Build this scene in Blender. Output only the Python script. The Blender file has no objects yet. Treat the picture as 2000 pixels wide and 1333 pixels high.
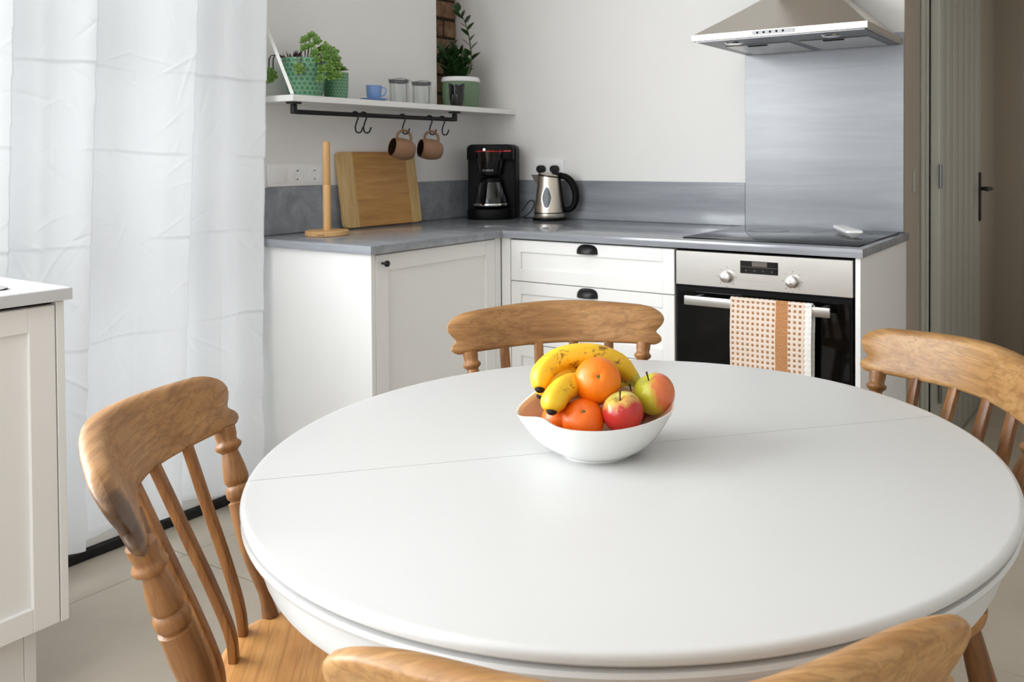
import bpy, bmesh, math, random
from mathutils import Vector, Matrix
random.seed(7)
sc = bpy.context.scene
COL = sc.collection
PI = math.pi
Uv = Vector((.856, .518, 0)); Vv = Vector((-.518, .856, 0)); Zv = Vector((0, 0, 1))   # across, away from and above the photographer

# ------------------------------------------------------------------ camera, world, lights, exposure
cam_d = bpy.data.cameras.new('camera')
cam = bpy.data.objects.new('camera', cam_d); COL.objects.link(cam); sc.camera = cam
_y, _t, _r = math.radians(31.1777), math.radians(1.0575), math.radians(-0.2798)
_f = Vector((-math.sin(_y), math.cos(_y), 0)); _rt = Vector((math.cos(_y), math.sin(_y), 0)); _up = Vector((0, 0, 1))
_f2 = _f*math.cos(_t) - _up*math.sin(_t); _u2 = _up*math.cos(_t) + _f*math.sin(_t)
_r3 = _rt*math.cos(_r) + _u2*math.sin(_r); _u3 = _u2*math.cos(_r) - _rt*math.sin(_r)
_m = Matrix((_r3, _u3, -_f2)).transposed().to_4x4(); _m.translation = Vector((2.632, -3.114, 1.1874))
cam.matrix_world = _m
cam_d.sensor_width = 36; cam_d.lens = 1661.6/2000*36
cam_d.shift_x = -0.1024; cam_d.shift_y = -0.1658
cam_d.clip_start = 0.05
cam_d.dof.use_dof = True; cam_d.dof.focus_distance = 1.45; cam_d.dof.aperture_fstop = 13

w = bpy.data.worlds.new('world'); sc.world = w; w.use_nodes = True
bg = w.node_tree.nodes['Background']; bg.inputs[0].default_value = (0.96, 0.98, 1.0, 1); bg.inputs[1].default_value = 0.72

def area(name, loc, rot, sx, sy, power, color=(1, 1, 1)):
    d = bpy.data.lights.new(name, 'AREA'); d.shape = 'RECTANGLE'; d.size = sx; d.size_y = sy
    d.energy = power; d.color = color
    o = bpy.data.objects.new(name, d); COL.objects.link(o); o.location = loc; o.rotation_euler = rot
    return o
RB0 = -5.4
# daylight entering through the patio door, the window over the sink the window behind the photographer of the room, plus an added hall fill
area('patio_daylight', (-0.42, -1.75, 1.15), (0, -PI/2, 0), 2.1, 1.1, 8, (0.94, 0.97, 1.0))
area('sink_window_daylight', (-.03, -3.80, 1.66), (0, -PI/2, 0), 1.25, 2.5, 122, (0.935, 0.968, 1.0))
area('front_window_daylight', (1.25, RB0+.04, 1.55), (PI/2, 0, 0), 2.0, 1.5, 20, (0.935, 0.968, 1.0))
area('hall_fill', (2.96, 1.65, 1.4), (0, PI/2, 0), 1.6, 1.0, 2.2, (1.0, .98, .95))  # fill lamp added to brighten the hall walls and door

sc.view_settings.view_transform = 'Standard'; sc.view_settings.look = 'None'
sc.view_settings.gamma = 1; sc.view_settings.use_curve_mapping = False
sc.view_settings.exposure = 0.34
sc.cycles.max_bounces = 10; sc.cycles.diffuse_bounces = 6; sc.cycles.glossy_bounces = 5
sc.cycles.transmission_bounces = 8; sc.cycles.transparent_max_bounces = 8
sc.cycles.sample_clamp_indirect = 6; sc.cycles.caustics_reflective = False; sc.cycles.caustics_refractive = False

# ------------------------------------------------------------------ materials
def srgb(r, g, b):
    f = lambda c: (c/255/12.92) if c/255 <= 0.04045 else ((c/255+0.055)/1.055)**2.4
    return (f(r), f(g), f(b), 1)
class N:
    def __init__(s, name):
        s.m = bpy.data.materials.new(name); s.m.use_nodes = True; s.t = s.m.node_tree
        s.b = s.t.nodes['Principled BSDF']; s.out = s.t.nodes['Material Output']
    def n(s, typ, **kw):
        x = s.t.nodes.new(typ)
        for k, v in kw.items(): setattr(x, k, v)
        return x
    def l(s, a, b): s.t.links.new(a, b)
    def coords(s, kind='Object', scale=(1, 1, 1), rot=(0, 0, 0)):
        c = s.n('ShaderNodeTexCoord'); m = s.n('ShaderNodeMapping')
        m.inputs['Scale'].default_value = scale; m.inputs['Rotation'].default_value = rot
        s.l(c.outputs[kind], m.inputs[0]); return m.outputs[0]
    def noise(s, vec, scale, detail=4, rough=.55, dist=0):
        x = s.n('ShaderNodeTexNoise'); x.inputs['Scale'].default_value = scale; x.inputs['Detail'].default_value = detail
        x.inputs['Roughness'].default_value = rough; x.inputs['Distortion'].default_value = dist
        s.l(vec, x.inputs['Vector']); return x.outputs['Fac']
    def ramp(s, fac, stops):
        x = s.n('ShaderNodeValToRGB'); e = x.color_ramp.elements
        while len(e) < len(stops): e.new(0.5)
        for i, (p, c) in enumerate(stops): e[i].position = p; e[i].color = c
        s.l(fac, x.inputs[0]); return x.outputs[0]
    def mix(s, fac, a, b, mode='MIX'):
        x = s.n('ShaderNodeMix', data_type='RGBA', blend_type=mode)
        for i, v in ((0, fac), (6, a), (7, b)):
            if hasattr(v, 'links'): s.l(v, x.inputs[i])
            else: x.inputs[i].default_value = v
        return x.outputs[2]
    def math(s, op, a, b=None, c=None):
        x = s.n('ShaderNodeMath', operation=op)
        for i, v in enumerate((a, b, c)):
            if v is None: continue
            if hasattr(v, 'links'): s.l(v, x.inputs[i])
            else: x.inputs[i].default_value = v
        return x.outputs[0]
    def bump(s, h, strength=.2, dist=.01):
        x = s.n('ShaderNodeBump'); x.inputs['Strength'].default_value = strength; x.inputs['Distance'].default_value = dist
        s.l(h, x.inputs['Height']); s.l(x.outputs[0], s.b.inputs['Normal'])
    def set(s, **kw):
        for k, v in kw.items():
            i = s.b.inputs[k.replace('_', ' ')]
            if hasattr(v, 'links'): s.l(v, i)
            else: i.default_value = v
        return s
def plain(name, col, rough=.5, metal=0, var=.04, scale=30, bump=0, **kw):
    a = N(name); v = a.coords(); f = a.noise(v, scale, 3)
    lo = tuple(max(0, c*(1-var)) for c in col[:3]) + (1,); hi = tuple(min(1, c*(1+var)) for c in col[:3]) + (1,)
    a.set(Base_Color=a.mix(f, lo, hi), Roughness=rough, Metallic=metal, **kw)
    if bump: a.bump(f, bump, .002)
    return a.m
M = {}
M['wall'] = plain('wall_paint', srgb(237, 236, 234), .85, var=.012, scale=6, bump=.02)
M['ceiling'] = plain('ceiling_paint', srgb(238, 237, 234), .9, var=.01)
M['farwall'] = plain('pale_far_paint', srgb(214, 213, 212), .85, var=.02, scale=5)
M['hall'] = plain('hall_shade_paint', srgb(172, 162, 148), .85, var=.02, scale=5)  # wall paint darkened, the hall's shade put into its colour
M['cab'] = plain('cabinet_paint', srgb(238, 238, 237), .4, var=.008, scale=8)
M['cabgap'] = plain('cabinet_shadow_gap', srgb(60, 56, 50), .8)
M['door'] = plain('door_paint', srgb(182, 181, 172), .5, var=.02, scale=8)
M['black'] = plain('black_metal', srgb(22, 22, 23), .38, .3)
M['blackplastic'] = plain('black_plastic', srgb(9, 9, 10), .42, var=.1, Specular_IOR_Level=.12)
M['blackgloss'] = plain('black_gloss', srgb(8, 8, 9), .08, var=.1)
M['white'] = plain('white_plastic', srgb(243, 243, 243), .35, var=.005)
M['porcelain'] = plain('white_porcelain', srgb(226, 227, 225), .13, var=.005, Coat_Weight=.4)
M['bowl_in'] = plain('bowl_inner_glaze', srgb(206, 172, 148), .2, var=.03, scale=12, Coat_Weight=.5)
M['tabletop'] = plain('table_lacquer', srgb(198, 198, 197), .38, var=.006, scale=5)
M['grout'] = plain('grout', srgb(205, 198, 186), .9)
M['rubber'] = plain('black_rubber', srgb(20, 20, 21), .7)
M['buttongrey'] = plain('button_panel_grey', srgb(176, 178, 180), .4)
M['red'] = plain('red_plastic', srgb(190, 20, 20), .3)
M['bluecup'] = plain('blue_ceramic', srgb(124, 156, 208), .28, var=.04)
M['bracket'] = plain('white_steel', srgb(235, 235, 233), .4)
M['soil'] = plain('soil', srgb(48, 36, 28), .95, var=.5, scale=120, bump=.6)
M['chrome'] = plain('chrome', srgb(225, 225, 225), .12, 1, var=.01)
M['panelgrey'] = plain('display_grey', srgb(96, 90, 86), .3)
M['print'] = plain('grey_print', srgb(150, 150, 152), .5)
M['whiteprint'] = plain('white_print', srgb(200, 200, 200), .5)
M['mortar'] = plain('dark_mortar', srgb(58, 48, 42), .95, var=.2, scale=60, bump=.5)

def steel(name, col, rough=.3, axis=0, scale=160):
    a = N(name); sc3 = [scale*1.0]*3; sc3[axis] = 2
    v = a.coords('Object', tuple(sc3)); f = a.noise(v, 3, 3, .6)
    a.set(Base_Color=a.mix(f, tuple(c*.93 for c in col[:3])+(1,), col), Metallic=1.0,
          Roughness=a.math('MULTIPLY_ADD', f, .12, rough-.06), Anisotropic=.5)
    return a.m
M['steel'] = steel('brushed_steel', srgb(214, 212, 208), .34)
M['hoodsteel'] = steel('hood_brushed_steel', srgb(205, 198, 190), .33)
M['kettlesteel'] = steel('kettle_brushed_steel', srgb(214, 204, 192), .30, 2, 25)
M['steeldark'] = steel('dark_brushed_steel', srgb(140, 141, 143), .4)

def knob_steel():
    a = N('turned_steel'); v = a.coords(); t = a.n('ShaderNodeTangent', direction_type='RADIAL', axis='Y')
    a.set(Base_Color=srgb(205, 200, 196), Metallic=1.0, Roughness=.3, Anisotropic=.9); a.l(t.outputs[0], a.b.inputs['Tangent']); return a.m
M['knobsteel'] = knob_steel()

def wood(name, dark, mid, light, axis=0, scale=1.0, rough=.42, fig=1.0, worn=None):
    a = N(name)
    sv = [22*scale]*3; sv[axis] = 2.0*scale
    v = a.coords('Object', tuple(sv)); f = a.noise(v, 1.6, 6, .6, .35)
    v2 = a.coords('Object', (5*scale, 5*scale, 5*scale)); g = a.noise(v2, 1.0, 3, .5)
    sv3 = [190*scale]*3; sv3[axis] = 7*scale
    v3 = a.coords('Object', tuple(sv3)); h = a.noise(v3, 1.5, 3, .6)
    c = a.ramp(f, [(.32, dark), (.5, mid), (.68, light)])
    c = a.mix(a.math('MULTIPLY', g, .50*fig), c, dark)
    sv4 = [60*scale]*3; sv4[axis] = 1.6*scale
    fl_ = a.noise(a.coords('Object', tuple(sv4)), 1.2, 3, .5, .25)
    c = a.mix(a.ramp(fl_, [(.44, (0, 0, 0, 1)), (.50, (.42*fig, .42*fig, .42*fig, 1)), (.56, (0, 0, 0, 1))]), c, tuple(q*.62 for q in dark[:3])+(1,))
    c = a.mix(a.ramp(h, [(.52, (0, 0, 0, 1)), (.72, (.5, .5, .5, 1))]), c, dark)
    if worn:
        d = a.n('ShaderNodeVectorMath', operation='DISTANCE'); a.l(a.coords('Object', (1, 1, .62)), d.inputs[0]); d.inputs[1].default_value = worn
        k = a.math('ADD', d.outputs['Value'], a.math('MULTIPLY', a.math('SUBTRACT', f, .5), .05))
        c = a.mix(a.ramp(k, [(.026, (.85, .85, .85, 1)), (.046, (0, 0, 0, 1))]), c, srgb(52, 30, 14))
    oi = a.n('ShaderNodeObjectInfo')
    c = a.mix(1.0, c, oi.outputs['Color'], 'MULTIPLY')
    c = a.mix(1.0, c, (.92, .86, .72, 1), 'MULTIPLY')
    a.set(Base_Color=c, Roughness=a.math('MULTIPLY_ADD', h, .15, rough-.05))
    a.bump(h, .12, .0006)
    return a.m
M['wood_rail'] = wood('rail_wood', srgb(136, 98, 62), srgb(178, 137, 94), srgb(198, 158, 114), 0)
M['wood_worn'] = wood('worn_rail_wood', srgb(136, 98, 62), srgb(178, 137, 94), srgb(198, 158, 114), 0, worn=(.252, -.175, .785*.62))
M['wood_light'] = wood('pale_rail_wood', srgb(162, 120, 76), srgb(204, 164, 118), srgb(220, 186, 142), 0)
M['wood_post'] = wood('turned_post_wood', srgb(120, 82, 48), srgb(162, 118, 76), srgb(184, 142, 98), 2)
M['wood_slat'] = wood('slat_wood', srgb(112, 72, 36), srgb(160, 112, 64), srgb(186, 138, 88), 2)
M['wood_seat'] = wood('seat_wood', srgb(178, 126, 72), srgb(214, 166, 110), srgb(226, 180, 124), 0, .8)
M['bamboo'] = wood('bamboo_centre', srgb(176, 128, 76), srgb(198, 152, 92), srgb(208, 164, 106), 1, 1.4, .45, .5)
M['bamboo_end'] = wood('bamboo_pale', srgb(196, 164, 112), srgb(218, 190, 140), srgb(226, 202, 154), 2, 1.6, .45)
M['beech'] = wood('beech', srgb(206, 162, 112), srgb(226, 186, 138), srgb(234, 198, 152), 2, 1.6, .45, .5)

def marble(name, axis=0, k=1.0, ro=.14, coat=.3, dk=0):
    a = N(name); s = [9.0]*3; s[axis] = .8
    v = a.coords('Object', tuple(s)); f = a.noise(v, 1.5, 8, .62, .6)
    s2 = [60.0]*3; s2[axis] = 12
    g = a.noise(a.coords('Object', tuple(s2)), 2, 4, .6)
    s3 = [16.0]*3; s3[axis] = .6
    h = a.noise(a.coords('Object', tuple(s3)), 1.3, 5, .5, .3)
    c = a.ramp(f, [(.25, srgb(157-24*k-dk, 161-24*k-dk, 167-24*k-dk)), (.5, srgb(157-dk, 161-dk, 168-dk)), (.72, srgb(157+22*k-dk, 161+22*k-dk, 168+22*k-dk))])
    c = a.mix(a.math('MULTIPLY', g, .3*k), c, srgb(128, 131, 136))
    c = a.mix(a.ramp(h, [(.60, (0, 0, 0, 1)), (.66, (.35*k, .35*k, .35*k, 1)), (.72, (0, 0, 0, 1))]), c, srgb(122, 124, 130))
    a.set(Base_Color=c, Roughness=ro, Coat_Weight=coat, Coat_Roughness=.05); return a.m
M['marble'] = marble('grey_marble', 0, 1.0, .13, .12, 6)
M['marble_lit'] = plain('window_lit_marble', srgb(200, 201, 204), .22, var=.06, scale=14)  # similar marble made paler, window light painted into the colour
M['splash'] = marble('grey_marble_panel', 0, .55, .24, 0, 9)

def tile_mat():
    a = N('floor_tile'); f = a.noise(a.coords('Object', (1, 1, 1)), 3.2, 5, .6, .4); g = a.noise(a.coords('Object', (1, 1, 1)), 60, 3)
    c = a.ramp(f, [(.3, srgb(184, 174, 158)), (.7, srgb(200, 190, 174))])
    a.set(Base_Color=a.mix(a.math('MULTIPLY', g, .12), c, srgb(150, 140, 125)), Roughness=.42); a.bump(g, .05, .001); return a.m
M['tile'] = tile_mat()

def glass(name, col=(1, 1, 1, 1), rough=0.0, ior=1.45):
    a = N(name); a.set(Base_Color=col, Roughness=rough, Transmission_Weight=1.0, IOR=ior)
    return a.m
M['glass'] = glass('clear_glass')
M['smoke'] = glass('carafe_glass', (.75, .76, .78, 1))
def thin_glass(name, tint, refl=.10, rough=.02):
    a = N(name); t = a.n('ShaderNodeBsdfTransparent'); t.inputs[0].default_value = tint; g = a.n('ShaderNodeBsdfGlossy'); g.inputs['Roughness'].default_value = rough
    lw = a.n('ShaderNodeLayerWeight'); lw.inputs[0].default_value = refl*2.5; mx = a.n('ShaderNodeMixShader')
    a.l(a.math('MULTIPLY_ADD', lw.outputs['Fresnel'], .42, refl*.2), mx.inputs[0]); a.l(t.outputs[0], mx.inputs[1]); a.l(g.outputs[0], mx.inputs[2]); a.l(mx.outputs[0], a.out.inputs[0]); return a.m
M['pane'] = thin_glass('window_pane', (.97, .98, .98, 1), .08)
M['glass'] = thin_glass('clear_glass', (.96, .97, .97, 1), .10)
M['smoke'] = thin_glass('carafe_glass', (.66, .67, .70, 1), .14)
M['darkglass'] = plain('oven_door_glass', srgb(8, 8, 8), .05, var=.1, Specular_IOR_Level=.25)
M['hob'] = plain('hob_glass', srgb(26, 27, 30), .10, var=.05, Specular_IOR_Level=.22)

def curtain_mat():
    a = N('curtain_fabric')
    v = a.coords('Object', (1, 1, 1)); wv = a.noise(a.coords('Object', (1, 900, 900)), 1, 2)
    blot = a.noise(v, 16, 4, .6)
    d = a.b; a.set(Base_Color=a.mix(a.math('MULTIPLY', blot, .5), srgb(236, 237, 238), srgb(228, 230, 232)), Roughness=.9)
    tr = a.n('ShaderNodeBsdfTranslucent'); tr.inputs[0].default_value = srgb(238, 240, 243)
    mx = a.n('ShaderNodeMixShader'); mx.inputs[0].default_value = .42
    a.l(d.outputs[0], mx.inputs[1]); a.l(tr.outputs[0], mx.inputs[2]); a.l(mx.outputs[0], a.out.inputs[0])
    cr = a.noise(a.coords('Object', (1, 1, 1)), 7, 6, .62, 2.2)
    a.bump(a.math('ADD', a.math('MULTIPLY', cr, 1.0), a.math('MULTIPLY', wv, .12)), .6, .008)
    return a.m
M['curtain'] = curtain_mat()

def towel_mat():
    a = N('waffle_towel'); uv = a.n('ShaderNodeUVMap'); sx = a.n('ShaderNodeSeparateXYZ'); a.l(uv.outputs[0], sx.inputs[0])
    u, v = sx.outputs[0], sx.outputs[1]
    def ph(x, off, p): return a.math('SUBTRACT', a.math('FRACT', a.math('DIVIDE', a.math('ADD', x, off), p)), .5)
    right = a.math('GREATER_THAN', u, .17)
    off = a.math('MULTIPLY_ADD', right, -.0016, -.0016)
    du = ph(u, off, .0166); dv = ph(v, 0.0, .0166)
    nz = a.noise(uv.outputs[0], 140, 2)
    r2 = a.math('MAXIMUM', a.math('ABSOLUTE', du), a.math('ABSOLUTE', dv))
    dot = a.math('LESS_THAN', a.math('ADD', r2, a.math('MULTIPLY', nz, .16)), .32)
    instripe = a.math('MULTIPLY', a.math('GREATER_THAN', u, .150), a.math('LESS_THAN', u, .189))
    edge = a.math('GREATER_THAN', u, .2415)
    dot = a.math('MULTIPLY', dot, a.math('SUBTRACT', 1, a.math('MAXIMUM', instripe, edge)))
    base = a.mix(a.noise(uv.outputs[0], 300, 2), srgb(240, 226, 212), srgb(224, 206, 190))
    c = a.mix(dot, base, srgb(168, 118, 78))
    spk = a.ramp(a.noise(uv.outputs[0], 420, 3), [(.5, srgb(178, 118, 66)), (.66, srgb(218, 186, 150))])
    c = a.mix(instripe, c, spk); c = a.mix(edge, c, srgb(240, 238, 234))
    a.set(Base_Color=c, Roughness=.95)
    hgt = a.math('MULTIPLY', a.math('SMOOTH_MIN', r2, .5, .1), a.math('SUBTRACT', 1, instripe))
    a.bump(a.math('ADD', hgt, a.math('MULTIPLY', nz, .3)), .8, .004); return a.m
M['towel'] = towel_mat()

def fruit_orange(name, c1, c2):
    a = N(name); v = a.coords(); f = a.noise(v, 22, 3)
    vo = a.n('ShaderNodeTexVoronoi'); vo.inputs['Scale'].default_value = 520; a.l(v, vo.inputs['Vector'])
    a.set(Base_Color=a.mix(f, c1, c2), Roughness=.36, Subsurface_Weight=.03, Subsurface_Radius=(.01, .004, .001))
    a.bump(vo.outputs['Distance'], .3, .0007); return a.m
M['orange'] = fruit_orange('orange_peel', srgb(232, 108, 2), srgb(245, 136, 14))
M['mandarin'] = fruit_orange('mandarin_peel', srgb(222, 88, 6), srgb(240, 118, 18))
def banana_mat():
    a = N('banana_peel'); v = a.coords()
    f = a.noise(v, 14, 3)
    sp = a.noise(v, 60, 5, .7, .5); area_ = a.noise(v, 17, 2)
    c = a.mix(f, srgb(228, 174, 16), srgb(242, 200, 48))
    m = a.math('MULTIPLY', a.ramp(sp, [(.53, (0, 0, 0, 1)), (.60, (1, 1, 1, 1))]), a.ramp(area_, [(.49, (0, 0, 0, 1)), (.56, (.9, .9, .9, 1))]))
    c = a.mix(m, c, srgb(128, 78, 24))
    fine = a.ramp(a.noise(v, 240, 3, .6), [(.68, (0, 0, 0, 1)), (.74, (.7, .7, .7, 1))])
    c = a.mix(fine, c, srgb(150, 104, 30))
    a.set(Base_Color=c, Roughness=.42); return a.m
M['banana'] = banana_mat()
M['banana_stem'] = plain('banana_stem', srgb(196, 184, 70), .5, var=.12, scale=60)
M['bananatip'] = plain('banana_tip', srgb(30, 22, 14), .85, var=.4, scale=200)
def apple_mat(name, base, blush, low, high, direction):
    direction = tuple(direction); a = N(name); v = a.coords(); d = a.n('ShaderNodeVectorMath', operation='DOT_PRODUCT'); a.l(v, d.inputs[0]); d.inputs[1].default_value = direction
    st = a.noise(a.coords('Object', (90, 90, 10)), 1.2, 4, .6)
    k = a.math('ADD', d.outputs['Value'], a.math('MULTIPLY', a.math('SUBTRACT', st, .5), .9))
    m = a.ramp(a.math('MULTIPLY_ADD', k, .5, .5), [(low, (0, 0, 0, 1)), (high, (1, 1, 1, 1))])
    c = a.mix(m, base, blush)
    sp = a.ramp(a.noise(v, 260, 2), [(.70, (0, 0, 0, 1)), (.76, (.6, .6, .6, 1))]); c = a.mix(sp, c, srgb(222, 190, 140))
    a.set(Base_Color=c, Roughness=.28, Coat_Weight=.15); return a.m
def ceramic_scales():
    a = N('green_scale_glaze'); uv = a.n('ShaderNodeUVMap'); sx = a.n('ShaderNodeSeparateXYZ'); a.l(uv.outputs[0], sx.inputs[0])
    # overlapping fish-scale rings laid out on the pot's own surface
    U = a.math('MULTIPLY', sx.outputs[0], 22); Vv = a.math('MULTIPLY', sx.outputs[1], 13)
    fl = a.math('FRACT', a.math('MULTIPLY', a.math('FLOOR', Vv), .5))
    U2 = a.math('ADD', U, fl)
    fu = a.math('SUBTRACT', a.math('FRACT', U2), .5); fv = a.math('FRACT', Vv)
    r = a.math('SQRT', a.math('ADD', a.math('POWER', fu, 2), a.math('POWER', a.math('MULTIPLY', fv, .62), 2)))
    line = a.ramp(r, [(.10, srgb(66, 116, 84)), (.30, srgb(78, 132, 98)), (.42, srgb(84, 140, 106)), (.47, srgb(176, 206, 180)), (.53, srgb(104, 156, 124))])
    nz = a.noise(a.coords(), 14, 3)
    a.set(Base_Color=a.mix(a.math('MULTIPLY', nz, .35), line, srgb(54, 104, 74)), Roughness=.3); a.bump(r, .4, .003); return a.m
M['scales'] = ceramic_scales()
M['sage'] = plain('sage_glaze', srgb(112, 138, 108), .45, var=.05)
M['mug'] = plain('terracotta_glaze', srgb(140, 105, 78), .6, var=.08, scale=90)
M['mug_in'] = plain('dark_mug_glaze', srgb(58, 38, 28), .35)
M['leaf'] = plain('succulent_leaf', srgb(96, 130, 56), .45, var=.35, scale=60)
M['leafdark'] = plain('glossy_dark_leaf', srgb(34, 62, 30), .32, var=.3, scale=40)
M['purple'] = plain('purple_leaf', srgb(66, 42, 42), .5, var=.3, scale=60)
M['vase'] = plain('black_glass', srgb(10, 10, 12), .12, var=.2)
def brick_mat():
    a = N('old_brick'); f = a.noise(a.coords(), 26, 6, .65); g = a.noise(a.coords(), 8, 2)
    c = a.ramp(f, [(.3, srgb(96, 74, 58)), (.5, srgb(142, 110, 82)), (.7, srgb(178, 148, 112))]); oi = a.n('ShaderNodeObjectInfo')
    c = a.mix(a.math('MULTIPLY', g, .7), c, srgb(74, 58, 48)); c = a.mix(1, c, oi.outputs['Color'], 'MULTIPLY')
    a.set(Base_Color=c, Roughness=.92); a.bump(f, .9, .006); return a.m
M['brick'] = brick_mat()

# ------------------------------------------------------------------ mesh helpers
class MB:
    def __init__(s): s.v = []; s.f = []; s.mi = []; s.uv = {}
    def add(s, vs, fs, mi=0):
        o = len(s.v); s.v += [tuple(p) for p in vs]
        for f in fs: s.f.append(tuple(i+o for i in f)); s.mi.append(mi)
        return s
    def box(s, x0, x1, y0, y1, z0, z1, b=0.0, seg=2, mi=0):
        bm = bmesh.new(); bmesh.ops.create_cube(bm, size=1)
        for v in bm.verts: v.co = Vector(((x0+x1)/2+v.co.x*(x1-x0), (y0+y1)/2+v.co.y*(y1-y0), (z0+z1)/2+v.co.z*(z1-z0)))
        if b: bmesh.ops.bevel(bm, geom=bm.edges[:], offset=b, segments=seg, affect='EDGES', profile=.5)
        s.bm(bm, mi); return s
    def bm(s, bm, mi=0):
        bm.verts.index_update(); s.add([v.co.copy() for v in bm.verts], [[v.index for v in f.verts] for f in bm.faces], mi); bm.free()
    def lathe(s, prof, seg=48, a0=0, a1=2*PI, caps=True, M4=None, mi=0, uv=False):
        """prof: list of (r, z). Full turn or a sector."""
        full = abs(a1-a0-2*PI) < 1e-6; n = seg if full else seg+1; o = len(s.v)
        for k in range(n):
            a = a0+(a1-a0)*k/seg
            for r, z in prof:
                p = Vector((r*math.cos(a), r*math.sin(a), z)); s.v.append(tuple(M4 @ p if M4 else p))
        L = len(prof)
        Ln = [0]
        for (ra, za), (rb, zb) in zip(prof, prof[1:]): Ln.append(Ln[-1]+math.hypot(rb-ra, zb-za))
        Ln = [q/Ln[-1] for q in Ln]
        for k in range(seg):
            k2 = (k+1) % n
            for i in range(L-1):
                f = (o+k*L+i, o+k2*L+i, o+k2*L+i+1, o+k*L+i+1)
                if uv:
                    s.uv[len(s.f)] = [(k/seg, Ln[i]), ((k+1)/seg, Ln[i]), ((k+1)/seg, Ln[i+1]), (k/seg, Ln[i+1])]
                s.f.append(f); s.mi.append(mi)
        return s
    def tube(s, pts, rad, seg=12, cap=True, mi=0, squash=1.0, up=None):
        pts = [Vector(p) for p in pts]; n = len(pts)
        if not isinstance(rad, (list, tuple)): rad = [rad]*n
        o = len(s.v); t0 = (pts[1]-pts[0]).normalized(); up = Vector(up) if up else (Vector((0, 0, 1)) if abs(t0.z) < .9 else Vector((1, 0, 0)))
        nrm = (up-t0*up.dot(t0)).normalized()
        for i in range(n):
            t = ((pts[min(i+1, n-1)]-pts[max(i-1, 0)])).normalized(); nrm = (nrm-t*nrm.dot(t)).normalized(); bi = t.cross(nrm)
            for k in range(seg):
                a = 2*PI*k/seg; s.v.append(tuple(pts[i]+nrm*rad[i]*math.cos(a)*squash+bi*rad[i]*math.sin(a)))
        for i in range(n-1):
            for k in range(seg):
                k2 = (k+1) % seg; s.f.append((o+i*seg+k, o+i*seg+k2, o+(i+1)*seg+k2, o+(i+1)*seg+k)); s.mi.append(mi)
        if cap:
            s.f.append(tuple(o+k for k in range(seg))[::-1]); s.mi.append(mi)
            s.f.append(tuple(o+(n-1)*seg+k for k in range(seg))); s.mi.append(mi)
        return s
    def prism(s, poly, z0, z1, b=0, seg=2, M4=None, mi=0):
        bm = bmesh.new(); vs = [bm.verts.new((x, y, z0)) for x, y in poly]; f = bm.faces.new(vs)
        r = bmesh.ops.extrude_face_region(bm, geom=[f]); 
        for v in r['geom']:
            if isinstance(v, bmesh.types.BMVert): v.co.z = z1
        bmesh.ops.recalc_face_normals(bm, faces=bm.faces[:])
        if b:
            es = [e for e in bm.edges if abs(e.verts[0].co.z-e.verts[1].co.z) < 1e-6]
            bmesh.ops.bevel(bm, geom=es, offset=b, segments=seg, affect='EDGES', profile=.5)
        if M4: bmesh.ops.transform(bm, matrix=M4, verts=bm.verts[:])
        s.bm(bm, mi); return s
    def grid(s, fn, nu, nv, closed_u=False, mi=0, uvf=None):
        o = len(s.v); NU = nu if closed_u else nu+1
        for i in range(NU):
            for j in range(nv+1): s.v.append(tuple(fn(i/nu, j/nv)))
        W = nv+1
        for i in range(nu):
            i2 = (i+1) % NU
            for j in range(nv):
                if uvf: s.uv[len(s.f)] = [uvf(i/nu, j/nv), uvf((i+1)/nu, j/nv), uvf((i+1)/nu, (j+1)/nv), uvf(i/nu, (j+1)/nv)]
                s.f.append((o+i*W+j, o+i2*W+j, o+i2*W+j+1, o+i*W+j+1)); s.mi.append(mi)
        return s
    def xf(s, M4): s.v = [tuple(M4 @ Vector(p)) for p in s.v]; return s
    def mesh(s, name, mats, smooth=True, angle=35):
        me = bpy.data.meshes.new(name); me.from_pydata(s.v, [], s.f)
        if not isinstance(mats, (list, tuple)): mats = [mats]
        for m in mats: me.materials.append(m)
        me.polygons.foreach_set('material_index', s.mi)
        if s.uv:
            l = me.uv_layers.new(name='UVMap')
            for p in me.polygons:
                if p.index in s.uv:
                    for q, li in zip(s.uv[p.index], p.loop_indices): l.data[li].uv = q
        bm = bmesh.new(); bm.from_mesh(me); bmesh.ops.recalc_face_normals(bm, faces=bm.faces[:]); bm.to_mesh(me); bm.free()
        if smooth:
            me.polygons.foreach_set('use_smooth', [True]*len(me.polygons))
            me.set_sharp_from_angle(angle=math.radians(angle))
        me.update(); return me
def obj(name, mb, mats, parent=None, loc=(0, 0, 0), rot=(0, 0, 0), smooth=True, angle=35, col=None):
    me = mb if isinstance(mb, bpy.types.Mesh) else mb.mesh(name, mats, smooth, angle)
    o = bpy.data.objects.new(name, me); COL.objects.link(o); o.location = loc; o.rotation_euler = rot
    if parent: o.parent = parent
    if col: o.color = col
    return o
def thing(name, label, cat, loc=(0, 0, 0), rotz=0, group=None):
    o = bpy.data.objects.new(name, None); COL.objects.link(o); o.empty_display_size = .05
    o.location = loc; o.rotation_euler = (0, 0, rotz); tag(o, label, cat, group); return o
def tag(o, label, cat, group=None):
    o['label'] = label; o['category'] = cat
    if group: o['group'] = group
    return o
def struct(name, mb, mats, parent=None, **kw):
    o = obj(name, mb, mats, parent, **kw)
    if not parent: o['kind'] = 'structure'
    return o
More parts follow.
